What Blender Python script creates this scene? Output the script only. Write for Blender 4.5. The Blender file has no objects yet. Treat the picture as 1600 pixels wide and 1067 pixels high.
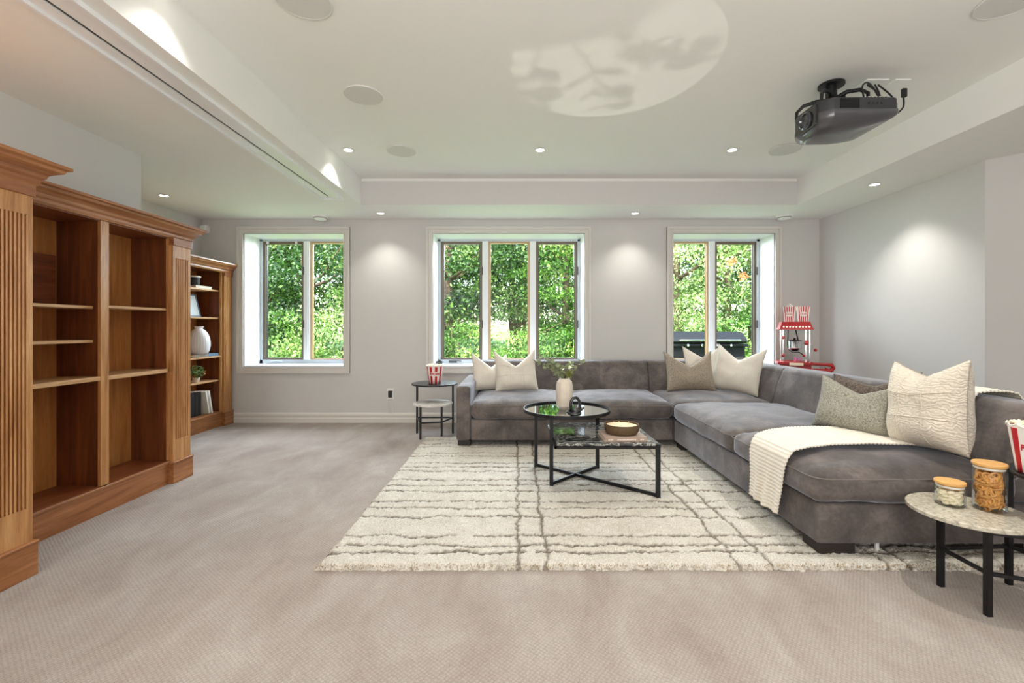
import bpy, bmesh, math, random
import numpy as np
from mathutils import Vector, Matrix, Euler, noise

random.seed(7)
rng = np.random.default_rng(11)
S = bpy.context.scene
COL = S.collection
PI = math.pi
def R(a): return math.radians(a)

# ------------------------------------------------------------------ camera
cam_d = bpy.data.cameras.new('camera')
cam = bpy.data.objects.new('camera', cam_d); COL.objects.link(cam)
cam.location = (0, 0, 1.139); cam.rotation_euler = (R(90), 0, 0)
cam_d.sensor_width = 36.0; cam_d.sensor_fit = 'HORIZONTAL'
cam_d.lens = 705.0 / 1600.0 * 36.0
cam_d.shift_x = -0.005; cam_d.shift_y = -0.0134
cam_d.clip_start = 0.05; cam_d.clip_end = 300
S.camera = cam

# ------------------------------------------------------------------ colour management
S.view_settings.view_transform = 'Standard'
S.view_settings.look = 'None'
S.view_settings.exposure = 0.78
S.view_settings.gamma = 1.0
S.view_settings.use_curve_mapping = False
S.cycles.use_denoising = True
S.cycles.max_bounces = 10
S.cycles.diffuse_bounces = 6
S.cycles.glossy_bounces = 4
S.cycles.transparent_max_bounces = 16
S.cycles.transmission_bounces = 6
S.cycles.sample_clamp_indirect = 8.0
S.cycles.caustics_reflective = False
S.cycles.caustics_refractive = False

# ------------------------------------------------------------------ world, sun, big lights
W = bpy.data.worlds.new('sky'); S.world = W; W.use_nodes = True
nt = W.node_tree; nt.nodes.clear()
sky = nt.nodes.new('ShaderNodeTexSky'); sky.sky_type = 'NISHITA'
sky.sun_disc = False; sky.sun_elevation = R(52); sky.sun_rotation = R(200)
sky.air_density = 1.2; sky.dust_density = 2.5; sky.ozone_density = 1.0
bg = nt.nodes.new('ShaderNodeBackground'); bg.inputs['Strength'].default_value = 0.85
wo = nt.nodes.new('ShaderNodeOutputWorld')
nt.links.new(sky.outputs[0], bg.inputs[0]); nt.links.new(bg.outputs[0], wo.inputs[0])

def light(name, kind, loc, energy, col=(1, 1, 1), rot=(0, 0, 0), **kw):
    d = bpy.data.lights.new(name, kind); d.energy = energy; d.color = col
    for k, v in kw.items(): setattr(d, k, v)
    o = bpy.data.objects.new(name, d); COL.objects.link(o)
    o.location = loc; o.rotation_euler = rot
    return o
# sun from behind the house, over the roof, onto the front of the trees
sun = light('sun_light', 'SUN', (0, -5, 12), 10.0, (1.0, 0.96, 0.88), (R(35), 0, R(-52)), angle=R(0.8))
# added general fill in front of the solid rear wall, behind the camera
light('rear_fill', 'AREA', (-.6, -3.0, 1.35), 72, (1.0, 0.985, 0.96), (R(90), 0, 0),
      shape='RECTANGLE', size=4.2, size_y=2.1)
# added upward fill behind the camera, put in to brighten the ceiling
light('ceiling_fill', 'AREA', (.7, -.9, 1.5), 48, (1.0, 0.985, 0.965), (R(168), 0, 0), shape='RECTANGLE', size=3.2, size_y=1.6)
# sky light entering through the three windows
for wx, ww in ((-2.68, 1.2), (-0.10, 1.8), (2.48, 1.2)):
    light('window_daylight', 'AREA', (wx, 6.85, 2.65), 108 * ww, (0.84, 0.90, 1.0), (R(-54), 0, 0),
          shape='RECTANGLE', size=ww + .6, size_y=1.5)

# ------------------------------------------------------------------ node helpers
MATS = {}
def new_mat(name):
    m = bpy.data.materials.new(name); m.use_nodes = True
    MATS[name] = m
    return m, m.node_tree, m.node_tree.nodes['Principled BSDF']
def lin(r, g=None, b=None):
    if g is None: r, g, b = r
    f = lambda c: (c / 255 / 12.92) if c / 255 <= .04045 else ((c / 255 + .055) / 1.055) ** 2.4
    return (f(r), f(g), f(b), 1)
def node(t, typ, **kw):
    n = t.nodes.new(typ)
    for k, v in kw.items():
        if k in n.inputs: n.inputs[k].default_value = v
        else: setattr(n, k, v)
    return n
def mapped(t, scale=(1, 1, 1), rot=(0, 0, 0), coord='Object'):
    tc = t.nodes.new('ShaderNodeTexCoord'); mp = t.nodes.new('ShaderNodeMapping')
    mp.inputs['Scale'].default_value = scale; mp.inputs['Rotation'].default_value = rot
    t.links.new(tc.outputs[coord], mp.inputs[0]); return mp.outputs[0]
def ramp(t, fac, stops):
    r = t.nodes.new('ShaderNodeValToRGB'); e = r.color_ramp.elements
    while len(e) < len(stops): e.new(0.5)
    for i, (p, c) in enumerate(stops): e[i].position = p; e[i].color = c
    t.links.new(fac, r.inputs[0]); return r.outputs[0]
def bump(t, p, h, strength=0.3, dist=0.01):
    b = node(t, 'ShaderNodeBump', Strength=strength, Distance=dist)
    t.links.new(h, b.inputs['Height']); t.links.new(b.outputs[0], p.inputs['Normal']); return b
def mat(name, col, rough=0.5, metal=0.0, noise_amt=0.0, noise_scale=20, bmp=0.0, bscale=200, bdist=0.002, sheen=0, spec=None, coat=0):
    m, t, p = new_mat(name)
    c = col if len(col) == 4 else (*col, 1)
    p.inputs['Base Color'].default_value = c
    p.inputs['Roughness'].default_value = rough; p.inputs['Metallic'].default_value = metal
    if spec is not None: p.inputs['Specular IOR Level'].default_value = spec
    if sheen: p.inputs['Sheen Weight'].default_value = sheen; p.inputs['Sheen Roughness'].default_value = .4
    if coat: p.inputs['Coat Weight'].default_value = coat; p.inputs['Coat Roughness'].default_value = .05
    if noise_amt:
        n = node(t, 'ShaderNodeTexNoise', Scale=noise_scale, Detail=4.0); t.links.new(mapped(t), n.inputs['Vector'])
        lo = tuple(v * (1 - noise_amt) for v in c[:3]) + (1,); hi = tuple(min(1, v * (1 + noise_amt)) for v in c[:3]) + (1,)
        t.links.new(ramp(t, n.outputs[0], [(.3, lo), (.7, hi)]), p.inputs['Base Color'])
    if bmp:
        n = node(t, 'ShaderNodeTexNoise', Scale=bscale, Detail=3.0); t.links.new(mapped(t), n.inputs['Vector'])
        bump(t, p, n.outputs[0], bmp, bdist)
    return m

def wood(name, axis, dark, mid, light_, rough=0.32):
    m, t, p = new_mat(name)
    sc = {'z': (9, 9, .7), 'y': (9, .7, 9), 'x': (.7, 9, 9)}[axis]
    v = mapped(t, sc)
    n1 = node(t, 'ShaderNodeTexNoise', Scale=2.2, Detail=5.0, Distortion=1.2); t.links.new(v, n1.inputs['Vector'])
    c1 = ramp(t, n1.outputs[0], [(.25, dark), (.5, mid), (.78, light_)])
    v2 = mapped(t, tuple(s * 6 for s in sc))
    n2 = node(t, 'ShaderNodeTexNoise', Scale=4.0, Detail=6.0); t.links.new(v2, n2.inputs['Vector'])
    mx = node(t, 'ShaderNodeMix', data_type='RGBA', blend_type='MULTIPLY'); mx.inputs[0].default_value = .38
    t.links.new(c1, mx.inputs[6])
    t.links.new(ramp(t, n2.outputs[0], [(.3, (.55, .5, .45, 1)), (.6, (1, 1, 1, 1))]), mx.inputs[7])
    t.links.new(mx.outputs[2], p.inputs['Base Color'])
    p.inputs['Roughness'].default_value = rough
    bump(t, p, n2.outputs[0], .06, .002)
    return m
for ax in 'xz':
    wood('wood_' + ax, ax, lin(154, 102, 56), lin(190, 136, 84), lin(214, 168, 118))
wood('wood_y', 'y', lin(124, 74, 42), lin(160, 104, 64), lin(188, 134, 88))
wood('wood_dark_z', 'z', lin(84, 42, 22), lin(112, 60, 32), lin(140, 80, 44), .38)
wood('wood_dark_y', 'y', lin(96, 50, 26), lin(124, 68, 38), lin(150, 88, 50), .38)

wood('wood_back', 'z', lin(164, 104, 54), lin(192, 128, 70), lin(210, 152, 92), .4)
wood('wood_edge', 'y', lin(190, 142, 94), lin(206, 162, 116), lin(220, 182, 138), .4)
mat('wall_paint', lin(207, 206, 204), .75, bmp=.05, bscale=300, bdist=.001)
mat('ceiling_paint', lin(236, 236, 233), .8, bmp=.05, bscale=300, bdist=.001)
mat('trim_paint', lin(218, 215, 210), .4)
mat('white_paint', lin(236, 238, 240), .4)
mat('white_plastic', lin(235, 235, 233), .4)
mat('speaker_mesh', lin(214, 213, 210), .6, bmp=.6, bscale=900, bdist=.001)
mat('alu_frame', lin(188, 194, 200), .4)
mat('sash_brown', lin(112, 98, 82), .5)
mat('sash_tan', lin(190, 160, 122), .5)
mat('spacer_grey', lin(70, 72, 74), .5)
mat('black_metal', lin(30, 30, 32), .42, .4)
mat('black_plastic', lin(26, 26, 28), .4)
mat('black_satin', lin(22, 22, 24), .35)
mat('black_gloss', lin(24, 25, 28), .12, coat=.6)
mat('dark_foot', lin(34, 26, 23), .5)
mat('ceramic_cream', lin(222, 212, 196), .45, noise_amt=.05)
mat('ceramic_white', lin(226, 224, 226), .5)
mat('rattan_brown', lin(92, 72, 48), .75, noise_amt=.25, noise_scale=120, bmp=.4, bscale=250)
mat('wax', lin(232, 214, 176), .5)
mat('chrome', (.85, .85, .86), .12, 1.0)
mat('red_metal', lin(168, 10, 24), .35, coat=.2)
mat('red_paint', lin(196, 20, 34), .5)
mat('paper_white', lin(240, 236, 230), .7)
mat('paper_cream', lin(238, 226, 200), .7)
mat('popcorn', lin(250, 240, 214), .8, noise_amt=.08, noise_scale=60)
mat('bamboo', lin(222, 172, 104), .5, noise_amt=.08, noise_scale=30)
mat('pretzel', lin(212, 156, 88), .45, noise_amt=.25, noise_scale=60)
mat('nut', lin(234, 226, 200), .5, noise_amt=.15, noise_scale=50)
mat('book_pink', lin(170, 148, 134), .6, noise_amt=.05)
mat('book_white', lin(236, 234, 226), .6)
mat('book_blue', lin(96, 128, 156), .6)
mat('book_grey', lin(150, 140, 128), .6)
mat('book_black', lin(20, 18, 20), .5)
mat('pages', lin(238, 230, 214), .8)
mat('leaf_sage', lin(132, 142, 108), .6, noise_amt=.2, noise_scale=30)
mat('leaf_olive', lin(120, 128, 52), .6, noise_amt=.2)
mat('leaf_house', lin(96, 128, 72), .6, noise_amt=.2)
mat('berry', lin(226, 176, 120), .6)
mat('twig', lin(92, 80, 60), .7)
mat('picture', lin(226, 236, 244), .4)
mat('frame_blue', lin(92, 118, 138), .4)
mat('projector_grey', lin(72, 72, 76), .28, coat=.4)
mat('projector_side', lin(52, 52, 55), .5)
mat('lens', (.02, .02, .03), .05, coat=1)
mat('tag', lin(28, 28, 30), .6)
mat('bark', lin(88, 72, 58), .9, noise_amt=.35, noise_scale=6, bmp=.6, bscale=20, bdist=.03)
mat('grass', lin(104, 132, 58), .9, noise_amt=.3, noise_scale=2)
mat('grill_black', lin(16, 18, 21), .6, spec=.25)
mat('pink_tray', lin(232, 140, 196), .4)
mat('tan_seed', lin(206, 186, 150), .7)

def glass(name, tint=(1, 1, 1), refl=.08, rough=0.0):
    m, t, p = new_mat(name); t.nodes.remove(p)
    out = t.nodes['Material Output']
    tr = node(t, 'ShaderNodeBsdfTransparent'); tr.inputs[0].default_value = (*tint, 1)
    gl = node(t, 'ShaderNodeBsdfGlossy', Roughness=rough)
    lw = node(t, 'ShaderNodeLayerWeight', Blend=.25)
    ma = node(t, 'ShaderNodeMath', operation='MULTIPLY'); ma.inputs[1].default_value = refl * 4
    t.links.new(lw.outputs['Fresnel'], ma.inputs[0])
    mx = t.nodes.new('ShaderNodeMixShader')
    t.links.new(ma.outputs[0], mx.inputs[0]); t.links.new(tr.outputs[0], mx.inputs[1]); t.links.new(gl.outputs[0], mx.inputs[2])
    t.links.new(mx.outputs[0], out.inputs[0]); return m
glass('window_glass', (.97, .99, .97), .05)
glass('jar_glass', (.96, .97, .96), .14)
glass('acrylic', (.97, .98, .98), .02)
m, t, p = new_mat('mirror_top'); p.inputs['Base Color'].default_value = (.74, .76, .72, 1); p.inputs['Metallic'].default_value = 1; p.inputs['Roughness'].default_value = .03
def emitter(name, col, st):
    m, t, p = new_mat(name); p.inputs['Base Color'].default_value = (*col, 1)
    p.inputs['Emission Color'].default_value = (*col, 1); p.inputs['Emission Strength'].default_value = st; return m
emitter('lamp_glow', (1, .95, .86), 9)
emitter('bulb_glow', (1, .86, .78), .5)

# velvet of the sofa
m, t, p = new_mat('velvet')
v = mapped(t, (1, 1, 1))
n1 = node(t, 'ShaderNodeTexNoise', Scale=5.5, Detail=6.0, Distortion=.5); t.links.new(v, n1.inputs['Vector'])
n2 = node(t, 'ShaderNodeTexNoise', Scale=55.0, Detail=4.0); t.links.new(v, n2.inputs['Vector'])
ad = node(t, 'ShaderNodeMath', operation='MULTIPLY_ADD'); ad.inputs[1].default_value = .30
t.links.new(n2.outputs[0], ad.inputs[0]); t.links.new(n1.outputs[0], ad.inputs[2])
t.links.new(ramp(t, ad.outputs[0], [(.42, lin(70, 64, 62)), (.64, lin(92, 85, 82)), (.85, lin(120, 111, 107))]), p.inputs['Base Color'])
p.inputs['Roughness'].default_value = .8; p.inputs['Sheen Weight'].default_value = .5; p.inputs['Sheen Roughness'].default_value = .35
p.inputs['Sheen Tint'].default_value = (.85, .88, 1, 1)
bump(t, p, n2.outputs[0], .15, .004)
mat('seam', lin(120, 112, 108), .9)

# carpet
m, t, p = new_mat('carpet')
v = mapped(t, (1, 1, 1), (0, 0, R(38)))
vo = node(t, 'ShaderNodeTexVoronoi', Scale=74.0, Randomness=.25); t.links.new(v, vo.inputs['Vector'])
n1 = node(t, 'ShaderNodeTexNoise', Scale=3.0, Detail=8.0, Distortion=.35, Roughness=.66); t.links.new(mapped(t, (1, .55, 1), (0, 0, R(-25))), n1.inputs['Vector'])
n2 = node(t, 'ShaderNodeTexNoise', Scale=260.0, Detail=2.0); t.links.new(v, n2.inputs['Vector'])
c = ramp(t, n1.outputs[0], [(.34, lin(166, 152, 144)), (.45, lin(178, 165, 156)), (.54, lin(184, 173, 165)), (.66, lin(198, 189, 181))])
d = ramp(t, vo.outputs['Distance'], [(.12, (1, 1, 1, 1)), (.62, (.62, .60, .58, 1))])
mx = node(t, 'ShaderNodeMix', data_type='RGBA', blend_type='MULTIPLY'); mx.inputs[0].default_value = .60
t.links.new(c, mx.inputs[6]); t.links.new(d, mx.inputs[7])
m2 = node(t, 'ShaderNodeMix', data_type='RGBA', blend_type='MULTIPLY'); m2.inputs[0].default_value = 1
t.links.new(mx.outputs[2], m2.inputs[6]); t.links.new(ramp(t, n2.outputs[0], [(.3, (.74, .73, .72, 1)), (.62, (1, 1, 1, 1))]), m2.inputs[7])
t.links.new(m2.outputs[2], p.inputs['Base Color']); p.inputs['Roughness'].default_value = .95; p.inputs['Specular IOR Level'].default_value = .1
p.inputs['Sheen Weight'].default_value = .25
sb = node(t, 'ShaderNodeMath', operation='SUBTRACT'); t.links.new(n2.outputs[0], sb.inputs[0]); t.links.new(vo.outputs['Distance'], sb.inputs[1])
bump(t, p, sb.outputs[0], .7, .006)

# rug: colour from its own woven pattern attribute
m, t, p = new_mat('rug_pile')
at = node(t, 'ShaderNodeAttribute', attribute_name='line')
n1 = node(t, 'ShaderNodeTexNoise', Scale=160.0, Detail=3.0); t.links.new(mapped(t), n1.inputs['Vector'])
n3 = node(t, 'ShaderNodeTexNoise', Scale=9.0, Detail=4.0); t.links.new(mapped(t), n3.inputs['Vector'])
c1 = ramp(t, n1.outputs[0], [(.3, lin(192, 184, 170)), (.6, lin(230, 226, 217))])
c3 = ramp(t, n3.outputs[0], [(.3, (.88, .87, .85, 1)), (.6, (1, 1, 1, 1))])
mu = node(t, 'ShaderNodeMix', data_type='RGBA', blend_type='MULTIPLY'); mu.inputs[0].default_value = 1
t.links.new(c1, mu.inputs[6]); t.links.new(c3, mu.inputs[7])
mx = node(t, 'ShaderNodeMix', data_type='RGBA'); t.links.new(at.outputs['Fac'], mx.inputs[0]); t.links.new(mu.outputs[2], mx.inputs[6])
mx.inputs[7].default_value = lin(116, 106, 94)
t.links.new(mx.outputs[2], p.inputs['Base Color']); p.inputs['Roughness'].default_value = .95; p.inputs['Specular IOR Level'].default_value = .1
bump(t, p, n1.outputs[0], .8, .01)
mat('rug_edge', lin(176, 150, 112), .95, noise_amt=.3, noise_scale=120, bmp=.8, bscale=200, bdist=.01)

# fabrics
def fabric(name, base, weave=220, ribs=None, var=.08, bd=.003):
    m, t, p = new_mat(name)
    c = lin(base)
    n = node(t, 'ShaderNodeTexNoise', Scale=weave, Detail=3.0); t.links.new(mapped(t), n.inputs['Vector'])
    lo = tuple(x * (1 - var * 2) for x in c[:3]) + (1,); hi = tuple(min(1, x * (1 + var)) for x in c[:3]) + (1,)
    t.links.new(ramp(t, n.outputs[0], [(.3, lo), (.65, hi)]), p.inputs['Base Color'])
    p.inputs['Roughness'].default_value = .9; p.inputs['Specular IOR Level'].default_value = .2; p.inputs['Sheen Weight'].default_value = .2
    h = n.outputs[0]
    if ribs:
        w = node(t, 'ShaderNodeTexWave', wave_type='BANDS', bands_direction=ribs[0], Scale=ribs[1], Distortion=ribs[2])
        t.links.new(mapped(t), w.inputs['Vector'])
        a = node(t, 'ShaderNodeMath', operation='MULTIPLY_ADD'); a.inputs[1].default_value = 1.6
        t.links.new(w.outputs[0], a.inputs[0]); t.links.new(h, a.inputs[2]); h = a.outputs[0]
    bump(t, p, h, .6, bd); return m
fabric('linen_cream', (222, 215, 203), 180, None, .06, .003)
fabric('linen_textured', (218, 209, 194), 90, ('Z', 18, 16.0), .06, .002)
fabric('weave_taupe', (158, 146, 130), 150, None, .26, .006)
fabric('weave_sage', (156, 153, 140), 150, None, .26, .006)
fabric('weave_brown', (108, 96, 88), 90, None, .3, .006)
fabric('knit_cream', (232, 225, 211), 160, None, .05, .004)

# marbles
m, t, p = new_mat('marble_dark')
n = node(t, 'ShaderNodeTexNoise', Scale=3.2, Detail=7.0, Distortion=3.0, Roughness=.6); t.links.new(mapped(t, (1, 2.2, 1)), n.inputs['Vector'])
t.links.new(ramp(t, n.outputs[0], [(.40, lin(34, 38, 38)), (.475, lin(70, 74, 72)), (.50, lin(205, 205, 198)), (.53, lin(84, 86, 84)), (.6, lin(40, 44, 44)), (.66, lin(150, 150, 144))]), p.inputs['Base Color'])
p.inputs['Roughness'].default_value = .07
m, t, p = new_mat('marble_cream')
n = node(t, 'ShaderNodeTexNoise', Scale=62.0, Detail=5.0, Distortion=.6); t.links.new(mapped(t), n.inputs['Vector'])
t.links.new(ramp(t, n.outputs[0], [(.30, lin(154, 147, 130)), (.46, lin(190, 183, 167)), (.66, lin(212, 206, 190))]), p.inputs['Base Color'])
p.inputs['Roughness'].default_value = .25
m, t, p = new_mat('marble_white')
n = node(t, 'ShaderNodeTexNoise', Scale=10.0, Detail=6.0, Distortion=1.2); t.links.new(mapped(t), n.inputs['Vector'])
t.links.new(ramp(t, n.outputs[0], [(.36, lin(212, 208, 202)), (.6, lin(242, 240, 236))]), p.inputs['Base Color'])
p.inputs['Roughness'].default_value = .3

# leaves of the wood outside
def leaf_mat(name, stops, trans=.45):
    m, t, p = new_mat(name)
    at = node(t, 'ShaderNodeAttribute', attribute_name='tone')
    c = ramp(t, at.outputs['Fac'], stops)
    t.links.new(c, p.inputs['Base Color']); p.inputs['Roughness'].default_value = .55
    tl = node(t, 'ShaderNodeBsdfTranslucent'); t.links.new(c, tl.inputs[0])
    mx = t.nodes.new('ShaderNodeMixShader'); mx.inputs[0].default_value = trans
    t.links.new(p.outputs[0], mx.inputs[1]); t.links.new(tl.outputs[0], mx.inputs[2])
    t.links.new(mx.outputs[0], t.nodes['Material Output'].inputs[0]); return m
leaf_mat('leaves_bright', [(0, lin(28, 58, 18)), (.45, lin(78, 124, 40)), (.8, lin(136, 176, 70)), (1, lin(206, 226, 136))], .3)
leaf_mat('leaves_pale', [(0, lin(48, 76, 32)), (.45, lin(126, 160, 84)), (.8, lin(186, 206, 134)), (1, lin(240, 246, 206))], .3)
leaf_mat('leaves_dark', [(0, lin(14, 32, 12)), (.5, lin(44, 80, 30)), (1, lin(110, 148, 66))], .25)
leaf_mat('leaves_orange', [(0, lin(226, 132, 84)), (1, lin(250, 170, 110))])

# ------------------------------------------------------------------ mesh builder
ORG = {}                                       # world origin of each thing
def origin_of(o):
    while o is not None:
        if o.name in ORG: return ORG[o.name]
        o = o.parent
    return Vector((0, 0, 0))
class MB:
    def __init__(s): s.v = []; s.f = []; s.mi = []; s.cur = 0
    def add(s, vs, fs, M=None):
        b = len(s.v)
        for v in vs:
            v = Vector(v)
            if M is not None: v = M @ v
            s.v.append(tuple(v))
        for f in fs: s.f.append(tuple(i + b for i in f)); s.mi.append(s.cur)
        return s
    def box(s, x0, y0, z0, x1, y1, z1, M=None):
        vs = [(x0, y0, z0), (x1, y0, z0), (x1, y1, z0), (x0, y1, z0), (x0, y0, z1), (x1, y0, z1), (x1, y1, z1), (x0, y1, z1)]
        return s.add(vs, [(0, 3, 2, 1), (4, 5, 6, 7), (0, 1, 5, 4), (1, 2, 6, 5), (2, 3, 7, 6), (3, 0, 4, 7)], M)
    def bevbox(s, x0, y0, z0, x1, y1, z1, r=.01, n=3, M=None):
        bm = bmesh.new(); bmesh.ops.create_cube(bm, size=1)
        for v in bm.verts: v.co = Vector(((x0 + x1) / 2 + v.co.x * (x1 - x0), (y0 + y1) / 2 + v.co.y * (y1 - y0), (z0 + z1) / 2 + v.co.z * (z1 - z0)))
        bmesh.ops.bevel(bm, geom=bm.edges[:], offset=r, segments=n, affect='EDGES', profile=.5)
        bm.verts.ensure_lookup_table(); bm.verts.index_update()
        s.add([v.co.copy() for v in bm.verts], [[v.index for v in f.verts] for f in bm.faces], M); bm.free(); return s
    def lathe(s, prof, n=32, c=(0, 0, 0), M=None, cap=True, ripple=None):
        vs = []; fs = []
        for (r, z) in prof:
            for k in range(n):
                a = 2 * PI * k / n; rr = r
                if ripple: rr = r * (1 + ripple[1] * math.cos(ripple[0] * a))
                vs.append((c[0] + rr * math.cos(a), c[1] + rr * math.sin(a), c[2] + z))
        m = len(prof)
        for i in range(m - 1):
            for k in range(n):
                a = i * n + k; b = i * n + (k + 1) % n
                fs.append((a, b, b + n, a + n))
        if cap:
            fs.append(tuple(reversed(range(n)))); fs.append(tuple((m - 1) * n + k for k in range(n)))
        return s.add(vs, fs, M)
    def cyl(s, c, r, h, n=24, M=None, r2=None):
        return s.lathe([(r, 0), (r if r2 is None else r2, h)], n, c, M)
    def tube(s, pts, r, n=8, closed=False, M=None):
        pts = [Vector(p) for p in pts]; vs = []; fs = []; m = len(pts)
        rad = r if isinstance(r, (list, tuple)) else [r] * m
        up = None
        for i, p in enumerate(pts):
            a = pts[(i - 1) % m] if (closed or i > 0) else p
            b = pts[(i + 1) % m] if (closed or i < m - 1) else p
            d = (b - a).normalized()
            if up is None: up = Vector((0, 0, 1)) if abs(d.z) < .9 else Vector((1, 0, 0))
            x = d.cross(up).normalized(); y = x.cross(d).normalized(); up = y
            for k in range(n):
                t_ = 2 * PI * k / n
                vs.append(p + rad[i] * (math.cos(t_) * x + math.sin(t_) * y))
        for i in range(m if closed else m - 1):
            for k in range(n):
                a = i * n + k; b = i * n + (k + 1) % n; c_ = ((i + 1) % m) * n
                fs.append((a, b, c_ + (k + 1) % n, c_ + k))
        if not closed:
            fs.append(tuple(reversed(range(n)))); fs.append(tuple((m - 1) * n + k for k in range(n)))
        return s.add(vs, fs, M)
    def bar(s, a, b, w, h=None):
        """square bar between two points"""
        a = Vector(a); b = Vector(b); d = (b - a); L = d.length; d.normalize(); h = h or w
        up = Vector((0, 0, 1)) if abs(d.z) < .9 else Vector((0, 1, 0))
        x = d.cross(up).normalized(); y = x.cross(d).normalized()
        vs = []
        for p in (a, b):
            for (i, j) in ((-1, -1), (1, -1), (1, 1), (-1, 1)): vs.append(p + x * i * w / 2 + y * j * h / 2)
        return s.add(vs, [(0, 3, 2, 1), (4, 5, 6, 7), (0, 1, 5, 4), (1, 2, 6, 5), (2, 3, 7, 6), (3, 0, 4, 7)])
    def prism(s, poly, lo, hi, plane='xz', M=None):
        """poly in two axes, extruded on the third"""
        n = len(poly); P_ = {'xz': lambda a, b, c: (a, c, b), 'yz': lambda a, b, c: (c, a, b), 'xy': lambda a, b, c: (a, b, c)}[plane]
        vs = [P_(a, b, lo) for a, b in poly] + [P_(a, b, hi) for a, b in poly]
        fs = [tuple(reversed(range(n))), tuple(range(n, 2 * n))] + [(i, (i + 1) % n, n + (i + 1) % n, n + i) for i in range(n)]
        return s.add(vs, fs, M)
    def sweep(s, path, prof, closed=False):
        """path: xy points; prof: (offset to the right of travel, z) closed polygon, mitred"""
        P_ = [Vector((p[0], p[1])) for p in path]; m = len(P_); n = len(prof); vs = []; fs = []
        for i, p in enumerate(P_):
            d1 = (p - P_[i - 1]).normalized() if (i > 0 or closed) else None
            d2 = (P_[(i + 1) % m] - p).normalized() if (i < m - 1 or closed) else None
            nr = lambda d: Vector((d.y, -d.x))
            if d1 is None: off = nr(d2)
            elif d2 is None: off = nr(d1)
            else:
                a = nr(d1) + nr(d2); off = a / max(.2, a.dot(nr(d1)))
            for (o, z) in prof: q = p + off * o; vs.append((q.x, q.y, z))
        for i in range(m if closed else m - 1):
            for k in range(n):
                a = i * n + k; b = i * n + (k + 1) % n; j = ((i + 1) % m) * n
                fs.append((a, b, j + (k + 1) % n, j + k))
        if not closed: fs.append(tuple(range(n))); fs.append(tuple(reversed([(m - 1) * n + k for k in range(n)])))
        return s.add(vs, fs)
    def build(s, name, mt, parent=None, smooth=False, local=False, mats=None, kind=None, label=None, fix=True):
        me = bpy.data.meshes.new(name)
        org = Vector((0, 0, 0)) if local else origin_of(parent)
        me.from_pydata([tuple(Vector(v) - org) for v in s.v], [], s.f)
        for k in (mats or [mt]): me.materials.append(MATS[k])
        if mats: me.polygons.foreach_set('material_index', s.mi)
        if fix:
            bm = bmesh.new(); bm.from_mesh(me); bmesh.ops.recalc_face_normals(bm, faces=bm.faces[:]); bm.to_mesh(me); bm.free()
        if smooth:
            me.polygons.foreach_set('use_smooth', [True] * len(me.polygons))
            if smooth != 'all':
                a = R(smooth if smooth is not True and isinstance(smooth, (int, float)) else 38)
                bm = bmesh.new(); bm.from_mesh(me)
                for e in bm.edges:
                    if len(e.link_faces) == 2 and e.calc_face_angle(0) > a: e.smooth = False
                bm.to_mesh(me); bm.free()
        o = bpy.data.objects.new(name, me); COL.objects.link(o)
        if parent is not None: o.parent = parent
        if kind: o['kind'] = kind
        if label: o['label'] = label
        return o
def thing(name, label, cat, loc=(0, 0, 0), rz=0, group=None, kind=None):
    o = bpy.data.objects.new(name, None); COL.objects.link(o); o.empty_display_size = .1
    o.location = loc; o.rotation_euler = (0, 0, rz) if not isinstance(rz, (tuple, list)) else rz
    ORG[o.name] = Vector(loc)
    if label: o['label'] = label
    if cat: o['category'] = cat
    if group: o['group'] = group
    if kind: o['kind'] = kind
    return o
def tag(o, label, cat, group=None, kind=None):
    o['label'] = label; o['category'] = cat
    if group: o['group'] = group
    if kind: o['kind'] = kind
    return o
def struct(mb, name, mt, **kw):
    o = mb.build(name, mt, **kw); o['kind'] = 'structure'; return o
def place(o, loc, rot=(0, 0, 0)):
    o.location = loc; o.rotation_euler = rot; return o

# ================================================================== THE SETTING
HZ, TZ = 2.44, 2.718
YB = 5.42
XL, XR = -3.79, 3.63
TX0, TX1, TY0, TY1 = -1.647, 2.961, -1.6, 4.777
struct(MB().box(-4.2, -3.4, -.12, 5.6, 5.86, 0), 'floor', 'carpet')
# ceiling soffit ring + tray top
c = MB()
c.box(-4.2, -3.4, HZ, TX0, 5.86, 2.95).box(TX1, -3.4, HZ, 5.6, 5.86, 2.95)
c.box(TX0, TY1, HZ, TX1, 5.86, 2.95).box(TX0, -3.4, HZ, TX1, TY0, 2.95)
struct(c, 'ceiling', 'ceiling_paint')
struct(MB().box(TX0, TY0, TZ, TX1, TY1, 2.95), 'ceiling', 'ceiling_paint')
struct(MB().box(TX0, TY1 - .012, HZ + .003, TX1, TY1 + .0, TZ - .03), 'trim_1', 'wall_paint')
# back wall with three openings
WZ0, WZ1 = .67, 2.272
WINS = [(-3.28, -2.08), (-1.013, .809), (1.87, 3.09)]
b = MB(); x = -4.2
for (a, c_) in WINS:
    b.box(x, YB, 0, a, 5.84, HZ); b.box(a, YB, 0, c_, 5.84, WZ0); b.box(a, YB, WZ1, c_, 5.84, HZ); x = c_
b.box(x, YB, 0, 4.0, 5.84, HZ)
struct(b, 'wall_back', 'wall_paint')
struct(MB().box(XL - .3, 3.41, 0, XL, YB, HZ), 'wall_left', 'wall_paint')
struct(MB().box(-4.1, -3.3, 0, -2.84, 3.41, HZ), 'wall_left', 'wall_paint')
struct(MB().prism([(XR, 5.84), (XR, 3.50), (5.10, 1.95), (5.10, -3.3), (5.4, -3.3), (5.4, 5.84)], 0, HZ, 'xy'), 'wall_right', 'wall_paint')
struct(MB().box(-4.1, -3.3, 0, 5.4, -3.05, HZ), 'wall_rear', 'wall_paint')
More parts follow.
